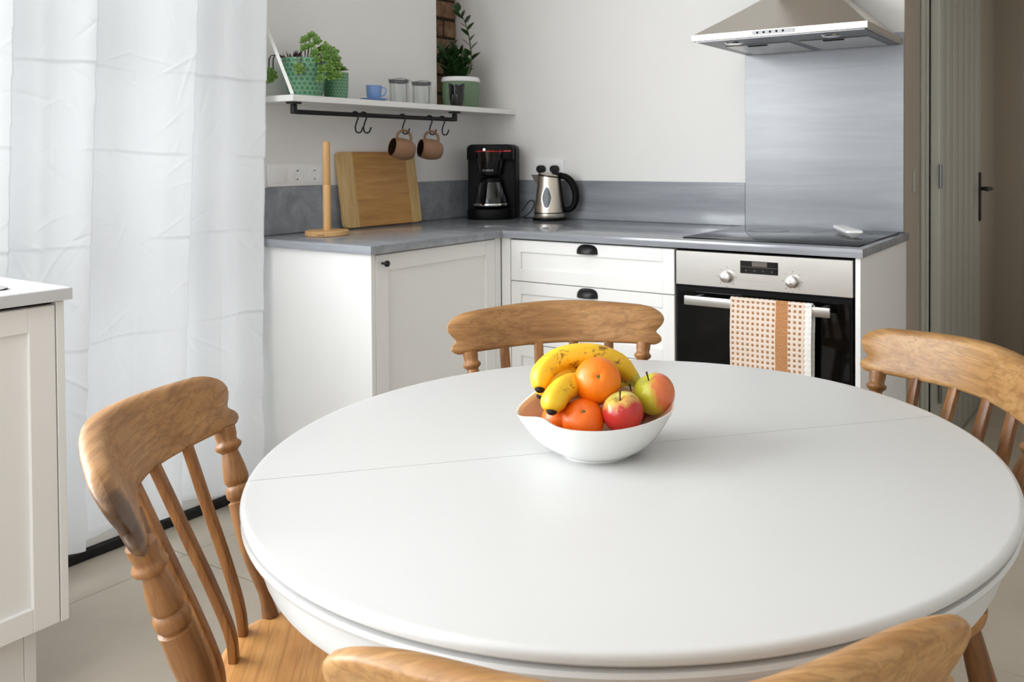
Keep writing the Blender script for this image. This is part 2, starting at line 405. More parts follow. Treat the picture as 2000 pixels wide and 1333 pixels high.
def copy_thing(root, loc=None, rotz=None, label=None):
    r = root.copy(); COL.objects.link(r)
    if loc is not None: r.location = loc
    if rotz is not None: r.rotation_euler = (0, 0, rotz)
    if label: r['label'] = label
    for ch in list(root.children):
        c = ch.copy(); COL.objects.link(c); c.parent = r
        for g in list(ch.children):
            d = g.copy(); COL.objects.link(d); d.parent = c
    return r
def text_part(name, body, size, mat, parent, M4, ext=.0004):
    cu = bpy.data.curves.new(name, 'FONT'); cu.body = body; cu.size = size; cu.extrude = ext; cu.align_x = 'CENTER'; cu.align_y = 'CENTER'
    tmp = bpy.data.objects.new(name, cu); COL.objects.link(tmp)
    dg = bpy.context.evaluated_depsgraph_get(); me = bpy.data.meshes.new_from_object(tmp.evaluated_get(dg))
    bpy.data.objects.remove(tmp); me.transform(M4); me.materials.clear(); me.materials.append(mat)
    o = bpy.data.objects.new(name, me); COL.objects.link(o); o.parent = parent; return o
def rounded(t, n): return max(0.0, 1-abs(t)**n)

RX, RB = 5.0, -5.4      # right wall, wall behind the camera
H = 2.55
# ------------------------------------------------------------------ the setting
fl = struct('floor', MB().box(-.6, RX+.2, RB-.2, 3.6, -.12, -.004), M['grout'])
tile_me = MB().box(-.299, .299, -.2985, .2985, -.006, 0, .0012, 1).mesh('tile', M['tile'])
for i in range(-1, 9):
    for j in range(-8, 6):
        cx, cy = .22+.3+.6*(i-0)-.0, -1.006+.311+.621*j
        if cx-.3 > RX or cx+.3 < -.1 or cy-.3 > 3.3 or cy+.32 < RB: continue
        if cy > .3 and (cx < 1.5 or cx > 3.3): continue
        o = obj('floor_tile', tile_me, None, fl, (cx, cy, 0)); o.scale = (1, 1.036, 1)
ce = MB().box(-.2, RX+.2, RB-.2, 3.6, H, H+.1); struct('ceiling', ce, M['ceiling'])

# left wall: patio door opening y -2.32..-1.3, sink window y -4.55..-2.6, brick niche y -.30..0
wl = MB(); T = -.25
wl.box(T, 0, -1.30, -.30, 0, H).box(T, 0, -.30, 0, 0, 1.40).box(T, -.165, -.30, .25, 1.40, H)
wl.box(T, 0, -2.32, -1.30, 2.18, H).box(T, 0, -2.50, -2.32, 0, H).box(T, 0, -5.1, -2.50, 0, 1.0).box(T, 0, -5.1, -2.50, 2.32, H).box(T, 0, RB-.2, -5.1, 0, H)
wall_left = struct('wall_left', wl, M['wall'], smooth=False)
bmeshes = [MB().box(-.006, .012, -.0, ln, 0, .075, .004, 1).mesh('brick', M['brick']) for ln in (.205, .075, .1, .178)]
z = 1.402; k = 0
while z < H-.05:
    y = -.298
    for idx, ln in (((0, .205), (1, .075)), ((2, .1), (3, .178)))[k % 2]:
        o = obj('brick', bmeshes[idx], None, wall_left, (-.158+random.uniform(-.004, .004), y, z), (random.uniform(-.02, .02), 0, random.uniform(-.02, .02)))
        g = random.uniform(.75, 1.3); o.color = (g, g*random.uniform(.9, 1.05), g*random.uniform(.85, 1), 1); y += ln+.012
    z += .088; k += 1
obj('mortar', MB().box(-.164, -.1585, -.30, 0, 1.40, H), M['mortar'], wall_left)

wb = MB(); wb.box(-.25, 1.9405, 0, .25, 0, H).box(2.95, RX+.2, 0, .25, 0, H).box(1.943, 2.95, 0, .25, 2.3, H)
struct('wall_back', wb, M['wall'], smooth=False)
struct('wall_right', MB().box(RX, RX+.2, RB-.2, 0, 0, H), M['farwall'])
wf = MB().box(0, .25, RB-.2, RB, 0, H).box(2.25, RX, RB-.2, RB, 0, H).box(.25, 2.25, RB-.2, RB, 0, .8).box(.25, 2.25, RB-.2, RB, 2.3, H)
struct('wall_front', wf, M['farwall'], smooth=False)
hl = MB().box(1.941, 1.943, .0005, .2505, 0, H).box(1.7, 1.9425, .2505, 2.3, 0, H).box(1.7, 2.095, 2.3, 2.5, 0, H).box(1.7, 3.2, 3.3, 3.5, 0, H).box(2.98, 3.2, .2505, 3.3, 0, H)  # first box is a thin skin painting shade on the wall return
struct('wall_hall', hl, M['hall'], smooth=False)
tr = MB().box(1.9428, 1.957, .255, .30, 0, 2.12, .003, 1).box(1.943, 1.964, .2995, .318, 0, 2.1, .002, 1)
struct('trim_1', tr, M['door'])

# frames of the patio door and the window over the sink
def window_frame(name, x, y0, y1, z0, z1, bars, mat):
    m = MB(); t = .06
    m.box(x-.03, x+.03, y0, y1, z0, z0+t, .004, 1).box(x-.03, x+.03, y0, y1, z1-t, z1, .004, 1).box(x-.03, x+.03, y0, y0+t, z0+t, z1-t, .004, 1).box(x-.03, x+.03, y1-t, y1, z0+t, z1-t, .004, 1)
    o = struct(name, m, mat)
    for b in bars:
        obj('glazing_bar', MB().box(x-.025, x+.025, *b, .004, 1), mat, o)
    obj('pane', MB().box(x-.004, x+.004, y0+t, y1-t, z0+t, z1-t), M['pane'], o); return o
window_frame('window_1', -.12, -5.1, -2.50, 1.0, 2.32, [(-3.84, -3.76, 1.06, 2.26)], M['white'])
d2 = window_frame('door_2', -.12, -2.32, -1.30, .02, 2.18, [(-1.845, -1.775, .08, 2.12), (-2.26, -1.36, .86, .92), (-2.26, -1.36, 1.52, 1.58)], M['white'])
obj('threshold', MB().box(-.09, .002, -2.32, -1.302, 0, .03, .003, 1), M['black'], d2)
obj('bottom_rail', MB().box(-.11, -.012, -2.32, -1.302, .03, .10, .003, 1), M['white'], d2)
w2 = struct('window_2', MB().box(.25, .31, RB-.15, RB-.08, .8, 2.3).box(2.19, 2.25, RB-.15, RB-.08, .8, 2.3).box(.31, 2.19, RB-.15, RB-.08, .8, .86).box(.31, 2.19, RB-.15, RB-.08, 2.24, 2.3).box(1.22, 1.28, RB-.15, RB-.08, .86, 2.24), M['white'])
obj('pane', MB().box(.31, 2.19, RB-.12, RB-.112, .86, 2.24), M['pane'], w2)

# hall door: open leaf of vertical beaded planks lying along the hall wall
dr = bpy.data.objects.new('door_1', None); COL.objects.link(dr); dr.location = (1.966, .325, .012); dr.rotation_euler = (0, 0, -math.radians(1.9)); dr['kind'] = 'structure'
pw = .119; npl = 7
for i in range(npl):
    obj('plank', MB().box(0, .036, i*pw+.0015, (i+1)*pw-.0015, 0, 2.06, .003, 2), M['door'], dr)
obj('backing', MB().box(.004, .030, .0, npl*pw, .003, 2.055), M['door'], dr)
hp = MB().box(.036, .043, npl*pw-.045, npl*pw-.012, .865, 1.09, .002, 2); obj('handle_plate', hp, M['black'], dr)
hd = MB().tube([(.043, npl*pw-.028, 1.015), (.085, npl*pw-.028, 1.015)], .009, 14).box(.078, .094, npl*pw-.14, npl*pw-.018, 1.007, 1.023, .004, 2)
obj('door_handle', hd, M['black'], dr)
for hz in (.26, 1.09, 1.85):
    h = MB().tube([(.040, -.008, hz-.045), (.040, -.008, hz+.045)], .006, 12).box(.034, .040, -.006, .028, hz-.045, hz+.045)
    obj('hinge', h, M['steeldark'], dr)
tag(obj('latch_plate', MB().box(1.9435, 1.9475, .125, .150, 1.055, 1.13, .001, 1).box(1.944, 1.952, .118, .135, 1.05, 1.062, .001, 1), M['door']), 'small pale metal catch fixed to the hall wall beside the hinge', 'wall catch')

# ------------------------------------------------------------------ curtain
import numpy as np
def curtain(nu=340, nv=720):
    rnd = random.Random(3)
    crest = [-2.30, -2.025, -1.815, -1.520, -1.272]      # fold crests at mid height; they spread towards the hem
    amp = np.array([.07, .075, .075, .08, .085])
    U, V = np.meshgrid(np.linspace(0, 1, nu+1), np.linspace(0, 1, nv+1), indexing='ij')
    z = .085+V*2.32; s_ = 1.25-z
    yend = crest[-1]-.045*s_*.6+.02; y = -2.36+(yend+2.36)*U
    ys = np.stack([c-.045*s_*(.6+.15*i)*(.5 if i == 4 else 1) for i, c in enumerate(crest)])
    idx = (y[None] >= ys).sum(0); ic = np.clip(idx, 0, 4)
    a = np.where(idx == 0, ys[0]-.27, np.take_along_axis(ys, np.clip(ic-1, 0, 4)[None], 0)[0]); b_ = np.take_along_axis(ys, ic[None], 0)[0]
    t = np.clip((y-a)/(b_-a), 0, 1); A = amp[ic]
    fall = np.where(idx > 0, np.clip(1-t/.07, 0, 1)**1.5, 0)
    w2 = .016*np.sin(PI*2*(t*1.5+ic*.37))*np.sin(PI*t)
    x = .045+A*t**1.35*.98+A*fall*.92+w2
    e = np.clip((y-(yend-.02))/.02, 0, 1); x = np.where(idx >= 5, .045+.085*np.sqrt(1-e*e), x)
    low = np.clip((.7-z)/.7, 0, 1)
    x += .012*np.sin(9*y+3*z)*low+.006*np.sin(23*y+2.1*z+1)*(.4+low)+.004*np.sin(31*z+5*y)*(.3+low)
    for zc in (.12, .39, .66, .93, 1.20, 1.47, 1.74, 2.01):            # ironing creases
        d = (z-zc-.018*np.sin(2*y+zc*5)-.004*np.sin(19*y+zc*3))/.0045
        k = .55+.45*np.sin(13*y+zc*9)
        x += .0042*np.exp(-d*d)*k-.0022*np.exp(-((d+2.2)/1.6)**2)*k+.0030*np.tanh(d*.8)*np.exp(-(d/14)**2)*k
    for yc in (-2.13, -1.90, -1.67, -1.40):
        d = (y-yc+.03*s_)/.0035; x += .0022*np.exp(-d*d)*(.5+.5*np.sin(7*z+yc*20))
    CR = [(-2.0, .76, -1.84, 1.0, .006), (-1.97, .70, -1.83, .97, -.004), (-1.98, .98, -1.86, 1.04, .004), (-1.95, .62, -1.80, .5, .005), (-1.50, .62, -1.40, .55, .004)]
    for _ in range(150):
        ya = rnd.uniform(-2.3, -1.3); za = rnd.choice([rnd.uniform(.1, 1.9), rnd.choice([.39, .66, .93, 1.20, 1.47])+rnd.uniform(-.06, .06)])
        an = rnd.choice([1, -1])*rnd.uniform(.25, 1.35); L = rnd.uniform(.03, .20)
        CR.append((ya, za, ya+L*math.cos(an), za+L*math.sin(an), rnd.uniform(.0012, .0042)*rnd.choice([1, 1, -1])))
    for (ya, za, yb, zb, hgt) in CR:
        dx, dz = yb-ya, zb-za; L = math.hypot(dx, dz); px = ((y-ya)*dx+(z-za)*dz)/L; pd = ((y-ya)*dz-(z-za)*dx)/L
        x += hgt*np.exp(-(pd/.0045)**2)*np.sin(PI*np.clip((px+.02)/(L+.04), 0, 1))
    co = np.stack([x, y, z], -1).reshape(-1, 3); W = nv+1
    q = (np.arange(nu)[:, None]*W+np.arange(nv)[None]).reshape(-1); f = np.stack([q, q+W, q+W+1, q+1], 1)
    me = bpy.data.meshes.new('curtain'); me.from_pydata(co.tolist(), [], f.tolist()); me.materials.append(M['curtain'])
    me.polygons.foreach_set('use_smooth', [True]*len(me.polygons)); me.update(); return me
cu = obj('curtain', curtain(), M['curtain'], angle=180)
tag(cu, 'long white crinkled curtain hanging in folds over the patio door', 'curtain')
rod = MB().tube([(.085, -2.45, 2.43), (.085, -1.15, 2.43)], .012, 16); ro = obj('curtain_rod', rod, M['black']); tag(ro, 'black curtain rod above the white curtain', 'curtain rod')

# ------------------------------------------------------------------ kitchen units
def shaker(w, h, t=.02, fr=.045, rec=.010):
    """panel in x-z plane, front towards -y, origin at lower left front"""
    m = MB(); b = .0018
    m.box(0, w, rec, t, 0, h)                     # back panel
    m.box(0, fr, 0, rec+.001, 0, h, b, 1).box(w-fr, w, 0, rec+.001, 0, h, b, 1)
    m.box(fr-.0005, w-fr+.0005, 0, rec+.001, 0, fr, b, 1).box(fr-.0005, w-fr+.0005, 0, rec+.001, h-fr, h, b, 1)
    return m
FY = -.598; CT = .882
def cup_pull():
    m = MB()
    def fn(u, v):
        a = PI*u; ph = v*PI/2
        x = -.0215*math.cos(a)*1.0; bul = math.sin(a)
        # quarter dome: wide cup open at the bottom
        X = .0425*math.copysign(abs(math.cos(a))**.7, -math.cos(a))*math.cos(ph)**.35 if v < 1 else 0
        return (X, -.026*math.sin(ph)**.8*max(.0, math.sin(a))**.35*1 if v > 0 else 0, 0)
    # build as closed thick shell: outline semicircle-ish in x,z ; depth profile
    nu, nv = 24, 8
    def shell(scale):
        def g(u, v):
            a = PI*u; r = 1-v
            x = -math.copysign(abs(math.cos(a))**.75, math.cos(a)); zz = abs(math.sin(a))**.6
            d = math.sqrt(max(0, 1-r*r))
            return (x*.0435*r*scale, -.026*d*scale, -.015+zz*.033*r*scale)
        return g
    m.grid(shell(1), nu, nv); m.grid(shell(.88), nu, nv)
    m.box(-.043, .043, -.0015, 0, -.016, -.0135)
    return m
# drawer unit
du = thing('drawer_unit', 'white three-drawer base cabinet with black cup pulls left of the oven', 'cabinet', (0, 0, 0))
obj('carcass', MB().box(.640, 1.334, -.577, -.005, .10, CT-.002), M['cabgap'], du)
obj('plinth', MB().box(.6205, 1.334, -.55, -.535, 0, .10), M['cab'], du)
for z0, z1 in ((.7225, .875), (.4905, .7195), (.105, .4875)):
    o = obj('drawer', shaker(.688, z1-z0), M['cab'], du, (.6435, FY, z0))
    obj('cup_pull', cup_pull(), M['black'], o, (.3425, 0, (z1-z0)-.0195))
obj('corner_filler', MB().box(.5985, .6405, FY, -.58, .105, CT-.001, .001, 1), M['cab'], du)
# corner unit along the left wall
lu = thing('corner_cabinet', 'white single-door base cabinet between curtain and corner with black knob', 'cabinet')
obj('carcass', MB().box(.012, .577, -1.222, -.005, .10, CT-.002), M['cabgap'], lu)
obj('side_panel', MB().box(.012, .598, -1.241, -1.223, 0, CT-.001, .001, 1), M['cab'], lu)
obj('plinth', MB().box(.53, .545, -1.222, -.60, 0, .10), M['cab'], lu)
Rz = Matrix.Rotation(PI/2, 4, 'Z')
o = obj('door', shaker(.588, .772, .02, .054).xf(Rz), M['cab'], lu, (.598, -1.2215, .105))
kn = MB().lathe([(0, 0), (.004, 0), (.0045, .010), (.0062, .014), (.0095, .018), (.0105, .022), (.0095, .026), (.005, .0285), (0, .029)], 24)
obj('knob', kn.xf(Matrix.Rotation(PI/2, 4, 'Y')), M['black'], o, (0, .027, .744))
obj('corner_post', MB().box(.577, .5975, -.632, -.60, .105, CT-.001, .001, 1), M['cab'], lu)
# end panel right of the oven
tag(obj('end_panel', MB().box(1.9335, 1.949, FY, -.003, 0, CT-.001, .001, 1), M['cab']), 'white upright end panel right of the oven under the counter', 'cabinet panel')

# worktop
wt = thing('worktop', 'grey marble L-shaped worktop running along the back wall and left wall', 'worktop')
poly = [(.002, -.002), (.002, -1.259), (.6175, -1.259), (.6175, -.617), (1.96, -.617), (1.96, -.002)]
obj('slab', MB().prism(poly, CT, .91, .003, 2), M['marble'], wt)
obj('upstand', MB().box(.014, 1.3405, -.012, -.0005, .9101, 1.079, .0015, 1), M['marble'], wt)
obj('upstand', MB().box(.0005, .012, -1.259, -.0005, .9101, 1.079, .0015, 1), M['marble'], wt)
sp = tag(obj('splash_panel', MB().box(1.341, 1.9415, -.012, -.0005, .9105, 1.62, .001, 1), M['splash']), 'tall grey marble splash panel between hob and cooker hood', 'splashback')

# oven
ov = thing('oven', 'built-in steel-fronted oven with black glass door and two knobs', 'oven', (1.337, FY, 0))
W_ = .593
obj('body', MB().box(.004, W_-.002, .022, .56, .108, .868), M['blackplastic'], ov)
obj('control_panel', MB().box(.003, W_-.003, -.004, .02, .761, .873, .001, 1), M['steel'], ov)
dd = obj('door', MB().box(.004, W_-.004, -.001, .02, .15, .757, .002, 1), M['blackplastic'], ov)
obj('glass', MB().box(.012, W_-.012, -.0045, -.001, .16, .742, .001, 1), M['darkglass'], dd)
obj('handle', MB().box(.056, .535, -.052, -.043, .704, .733, .0015, 2).box(.075, .095, -.045, -.003, .710, .728, .002, 1).box(.496, .516, -.045, -.003, .710, .728, .002, 1), M['steel'], dd)
obj('vent_strip', MB().box(.004, W_-.004, .002, .02, .742, .7605), M['blackplastic'], ov)
obj('lower_trim', MB().box(.003, W_-.003, 0, .02, .108, .148, .001, 1), M['steel'], ov)
disp = obj('display', MB().box(.232, .358, -.0052, -.003, .812, .8525, .0004, 1), M['blackgloss'], ov)
obj('readout', MB().box(.272, .322, -.0056, -.005, .836, .8505), M['panelgrey'], disp)
obj('divider_line', MB().box(.234, .356, -.0056, -.005, .8325, .8335), M['panelgrey'], disp)
for q in (.252, .281, .309, .338):
    obj('touch_key', MB().lathe([(0, 0), (.0022, 0), (.0022, .0004), (0, .0004)], 12, M4=Matrix.Translation((q, -.0052, .822)) @ Matrix.Rotation(PI/2, 4, 'X')), M['panelgrey'], disp)
for kx in (.186, .405):
    kz = .7965
    pr_ = [(0, .0195), (.0150, .0195), (.0168, .0188), (.0174, .0175), (.0180, .002), (.0190, 0), (0, 0)]
    ko = obj('knob', MB().lathe(pr_, 40, M4=Matrix.Rotation(PI/2, 4, 'X')), M['knobsteel'], ov, (kx, -.004, kz))
    obj('knob_ring', MB().lathe([(.0135, .0194), (.0130, .0199), (.0125, .0194)], 40, M4=Matrix.Rotation(PI/2, 4, 'X')), M['steeldark'], ko)
    n_ = 8
    for q in range(n_):
        if kx > .3 and q in (3, 5): pass
        a = PI/2+q*2*PI/n_
        obj('printed_mark', MB().box(-.0018, .0018, -.0046, -.004, -.0018, .0018), M['print'], ov, (kx+.031*math.cos(a), 0, kz+.031*math.sin(a)))

# towel over the oven handle
def towel():
    m = MB(); x0, x1 = 0, .262; yb = -.649; top = .7335
    hy = .0075
    # path (y, z, v) front bottom -> over bar -> back bottom
    path = [(-.0075, -.36)]; n = 36
    P = []
    for i in range(n+1): P.append((-.0085-.002*math.sin(i*.3), -.375+.375*i/n))
    for i in range(1, 9):
        a = PI*i/9; P.append((-.0085*math.cos(a), .0075*math.sin(a)))
    for i in range(n+1): P.append((.0105+.001*math.sin(i*.4), -.34*i/n))
    Ls = [0]
    for i in range(1, len(P)): Ls.append(Ls[-1]+math.hypot(P[i][0]-P[i-1][0], P[i][1]-P[i-1][1]))
    t = .0022
    def fn(sgn):
        def g(u, v):
            i = min(len(P)-1, round(v*(len(P)-1))); y, zz = P[i]
            a = P[max(0, i-1)]; b = P[min(len(P)-1, i+1)]; ty, tz = b[0]-a[0], b[1]-a[1]; L = math.hypot(ty, tz); ny, nz = -tz/L, ty/L
            cell = math.sin(2*PI*(u*.262-.0016)/.0166)*math.sin(2*PI*Ls[i]/.0166)*.0009 if not (.57 < u < .73) else 0
            x = u*.262+.004*math.sin(zz*9)*(1 if u < .5 else .6)*(-zz/.37)+(.012*(-zz/.37)*(u-.5))*-.4
            if v > .55: x += .004
            o_ = sgn*t+(cell if sgn > 0 else 0)
            return (x, y+ny*o_+.0025*math.sin(u*9)*(-zz/.37), zz+nz*o_)
        return g
    nu, nv = 130, len(P)-1
    m.grid(fn(1), nu, nv, uvf=lambda u, v: (u*.262, Ls[min(len(P)-1, round(v*(len(P)-1)))]))
    m.grid(fn(-1), nu, nv, uvf=lambda u, v: (u*.262, Ls[min(len(P)-1, round(v*(len(P)-1)))]))
    # close the side edges
    o1 = 0; W = nv+1; o2 = (nu+1)*W
    for i in (0, nu):
        for j in range(nv):
            m.uv[len(m.f)] = [(.255, 0)]*4; m.f.append((i*W+j, i*W+j+1, o2+i*W+j+1, o2+i*W+j)); m.mi.append(0)
    return m
tw = obj('kitchen_towel', towel(), M['towel'], loc=(1.557, -.6455, .7335)); tag(tw, 'cream waffle towel with brown dots and brown stripe hanging from oven handle', 'towel')

# hob
hb = thing('hob', 'black glass hob set on the worktop above the oven', 'hob', (1.3478, -.5673, .9102))
obj('glass_plate', MB().box(0, .590, 0, .519, 0, .005, .0015, 2), M['hob'], hb)
for zx, zy, zr in ((.155, .145, .09), (.43, .14, .075), (.16, .37, .075), (.43, .375, .1)):
    obj('cooking_zone', MB().lathe([(zr, .0051), (zr, .0053), (zr-.0012, .0052), (zr-.0006, .0051)], 64), M['blackgloss'], hb, (zx, zy, 0))
# white handheld gadget on the hob
rm = thing('remote_control', 'white handheld plastic remote lying on the black hob', 'remote', (1.808, -.255, .9155), math.radians(-60))
def hull(u, v):
    L, Wd = .118, .030; a = 2*PI*u
    ex = math.copysign(abs(math.cos(a))**.22, math.cos(a)); ey = math.copysign(abs(math.sin(a))**.22, math.sin(a))
    lv = [(0.0, .86, .30), (.004, .9, .45), (.0135, .97, .92), (.017, 1, 1), (.0235, .985, .95), (.0255, .93, .82)]
    i = min(5, int(v*5+1e-6)); zz, sx_, sy_ = lv[i]; taper = 1-.30*(1-ex)/2
    return (ex*L*sx_, ey*Wd*sy_*taper, zz)
hm = MB().grid(hull, 48, 5, closed_u=True); hm.f.append(tuple(i*6+5 for i in range(48))); hm.mi.append(0); hm.f.append(tuple(i*6 for i in range(48))[::-1]); hm.mi.append(0)
obj('case', hm, M['white'], rm, angle=25); obj('button', MB().box(.02, .05, -.009, .009, .0255, .0268, .001, 2), M['white'], rm)

# cooker hood
ho = thing('cooker_hood', 'brushed steel pyramid cooker hood on the back wall over the hob', 'cooker hood')
x0, x1, y0 = 1.336, 1.936, -.472; zb, zt = 1.578, 1.5995
obj('rim', MB().box(x0, x1, y0, -.0005, zb, zt, .001, 1), M['hoodsteel'], ho)
cx0, cx1, cy0, ztop = 1.532, 1.742, -.21, 1.765
pb = MB(); 
base = [(x0+.004, y0+.004, zt), (x1-.004, y0+.004, zt), (x1-.004, -.0005, zt), (x0+.004, -.0005, zt)]
topv = [(cx0, cy0, ztop), (cx1, cy0, ztop), (cx1, -.0005, ztop), (cx0, -.0005, ztop)]
def side(a0, a1, b0, b1, n=10):
    # gently concave flank
    vs, fs = [], []
    for i in range(n+1):
        t = i/n; 
        for p, q in ((a0, b0), (a1, b1)):
            P_ = Vector(p).lerp(Vector(q), t); P_.z -= .0015*math.sin(PI*t); vs.append(P_)
    for i in range(n): fs.append((2*i, 2*i+1, 2*i+3, 2*i+2))
    return vs, fs
for i in range(4): pb.add(*side(base[i], base[(i+1) % 4], topv[i], topv[(i+1) % 4]))
obj('canopy', pb, M['hoodsteel'], ho, angle=40)
obj('chimney', MB().box(cx0+.002, cx1-.002, cy0+.002, -.0005, ztop-.001, H-.01, .002, 1), M['hoodsteel'], ho)
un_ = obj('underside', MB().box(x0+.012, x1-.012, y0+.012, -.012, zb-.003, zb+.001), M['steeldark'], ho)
for fx in (x0+.055, x0+.325):
    f = MB().box(fx, fx+.235, y0+.16, -.045, zb-.006, zb-.002, .002, 1)
    fo = obj('grease_filter', f, M['steel'], ho); 
    obj('filter_latch', MB().box(fx+.08, fx+.15, y0+.17, y0+.185, zb-.009, zb-.005, .001, 1), M['blackplastic'], fo)
for lx_ in (x0+.12, x1-.14):
    obj('downlight', MB().lathe([(0, 0), (.026, 0), (.030, .003), (.032, .006)], 32, M4=Matrix.Translation((lx_, y0+.085, zb-.008))), M['chrome'], ho)
bp = obj('button_panel', MB().box(1.557, 1.703, y0-.003, y0+.001, 1.583, 1.5965, .001, 1), M['buttongrey'], ho)
for i in range(5):
    obj('button', MB().lathe([(0, .0022), (.0034, .002), (.0038, 0)], 16, M4=Matrix.Translation((1.577+i*.022, y0-.003, 1.5897)) @ Matrix.Rotation(PI/2, 4, 'X')), M['blackplastic'], bp)

# ------------------------------------------------------------------ left foreground sink unit
su = thing('sink_cabinet', 'white shaker base cabinet under the sink at left edge', 'cabinet')
obj('carcass', MB().box(.16, .640, -3.8, -2.186, .19, CT-.004), M['cabgap'], su)
obj('side_panel', MB().box(.15, .662, -2.182, -2.166, .187, CT-.002, .001, 1), M['cab'], su)
yy = -2.184
for i in range(2):
    w2 = .60
    o = obj('door', shaker(w2-.003, .686, .02, .052).xf(Rz), M['cab'], su, (.662, yy-w2+.003, .188))
    yy -= w2
obj('leg_panel', MB().box(.17, .602, -2.228, -2.205, 0, .19, .001, 1), M['cab'], su)
obj('plinth', MB().box(.585, .600, -3.8, -2.229, 0, .186), M['cab'], su)
sw = thing('sink_worktop', 'window-lit marble worktop with inset steel sink at the left edge', 'worktop')
# slab with a sink hole, made of four strips
zt_ = .91; zb_ = .884
O_ = [(.14, -3.8), (.681, -3.8), (.681, -2.158), (.14, -2.158)]; I_ = [(.2, -2.98), (.6035, -2.98), (.6035, -2.232), (.2, -2.232)]
m = MB(); e_ = .002
m.add([(x, y, zb_) for x, y in O_]+[(x, y, zt_-e_) for x, y in O_]+[(x+(e_ if x < .4 else -e_), y+(e_ if y < -3 else -e_), zt_) for x, y in O_]+[(x, y, zt_) for x, y in I_]+[(x, y, zb_) for x, y in I_],
      [(i+a_, (i+1) % 4+a_, (i+1) % 4+b__, i+b__) for a_, b__ in ((0, 4), (4, 8), (8, 12), (12, 16), (16, 0)) for i in range(4)])
obj('slab', m, M['marble_lit'], sw, smooth=False)
sk = MB(); rr = .03
def basin(u, v):
    a = 2*PI*u; hx, hy = .199, .362; n = 9
    ex = math.copysign(abs(math.cos(a))**(2/n), math.cos(a)); ey = math.copysign(abs(math.sin(a))**(2/n), math.sin(a))
    lv = [(1.06, .9112), (1.03, .9125), (1.0, .911), (.985, .90), (.97, .76), (.90, .745), (0.0, .742)]
    s_, z_ = lv[min(6, int(v*6+1e-6))]
    k_ = .012*(s_-1)/.06 if s_ > 1 else 0
    return (.400+ex*(hx*min(s_, 1)+k_), -2.604+ey*(hy*min(s_, 1)+k_), z_)
sk.grid(basin, 64, 6, closed_u=True); obj('sink', sk, M['steel'], sw)
fc = MB().tube([(.19, -2.62, .911), (.19, -2.62, 1.16)]+[(.19+.09-.09*math.cos(t), -2.62, 1.16+.09*math.sin(t)) for t in (.4, .8, 1.2, 1.57, 2.0, 2.4, 2.8, 3.14)]+[(.37, -2.62, 1.11)], .012, 14)
fc.lathe([(0, 0), (.027, 0), (.027, .012), (.018, .03), (.012, .04)], 24, M4=Matrix.Translation((.19, -2.62, .911)))
tag(obj('kitchen_tap', fc, M['chrome'], loc=(-.02, 0, 0)), 'curved chrome mixer tap behind the steel sink', 'tap')

# ------------------------------------------------------------------ shelf
sh = thing('wall_shelf', 'white wall shelf with black hanging rail under it', 'shelf')
obj('board', MB().prism([(.0005, -1.217), (.207, -1.217), (.207, -.0005), (.0005, -.0005)], 1.3785, 1.40, .001, 1), M['bracket'], sh)
obj('wall_strap', MB().tube([(.198, -1.212, 1.401), (.004, -1.212, 1.752)], .0075, 4, squash=1.0), M['bracket'], sh)
rl = MB().tube([(.15, -1.170, 1.376), (.15, -1.170, 1.350), (.15, -1.166, 1.3455), (.15, -1.16, 1.345), (.15, -.362, 1.345), (.15, -.356, 1.3455), (.15, -.352, 1.35), (.15, -.352, 1.376)], .0085, 16)
rl.lathe([(.0, 1.372), (.026, 1.372), (.026, 1.3783), (0, 1.3783)], 28, M4=Matrix.Translation((.15, -1.170, 0))).lathe([(.0, 1.372), (.026, 1.372), (.026, 1.3783), (0, 1.3783)], 28, M4=Matrix.Translation((.15, -.352, 0)))
rl.lathe([(.0105, 1.338), (.0115, 1.342), (.0115, 1.366), (.0105, 1.37)], 16, M4=Matrix.Translation((.15, -1.170, 0))).lathe([(.0105, 1.338), (.0115, 1.342), (.0115, 1.366), (.0105, 1.37)], 16, M4=Matrix.Translation((.15, -.352, 0)))
obj('hanging_rail', rl, M['black'], sh)


def hook_mesh():
    m = MB(); P = []
    r = .0115
    for i in range(13): a = PI*1.15-PI*1.2*i/12; P.append((r*math.cos(a), 0, r*math.sin(a)))      # over the rail
    P += [(.0105, 0, -.012), (.004, 0, -.030), (0.0, 0, -.046), (.0015, 0, -.055)]
    for i in range(9): a = PI+.3+(PI*.82)*i/8; P.append((.012+.0115*math.cos(a), 0, -.0555+.0115*math.sin(a)))
    P += [(.0275, 0, -.045)]
    m.tube(P, .0030, 10); return m
hk = hook_mesh().mesh('s_hook', M['black'])
names = ['black S-hook on the shelf rail, leftmost of five', 'black S-hook on the shelf rail, second from the left', 'black S-hook holding the left brown mug', 'black S-hook holding the right brown mug', 'empty black S-hook at the right end of the shelf rail']
for (hy, nm) in zip((-.898, -.858, -.658, -.505, -.430), names):
    tag(obj('hook', hk, None, loc=(.15, hy, 1.345), rot=(0, 0, math.radians(50))), nm, 'hook', 'S-hooks on the shelf rail')

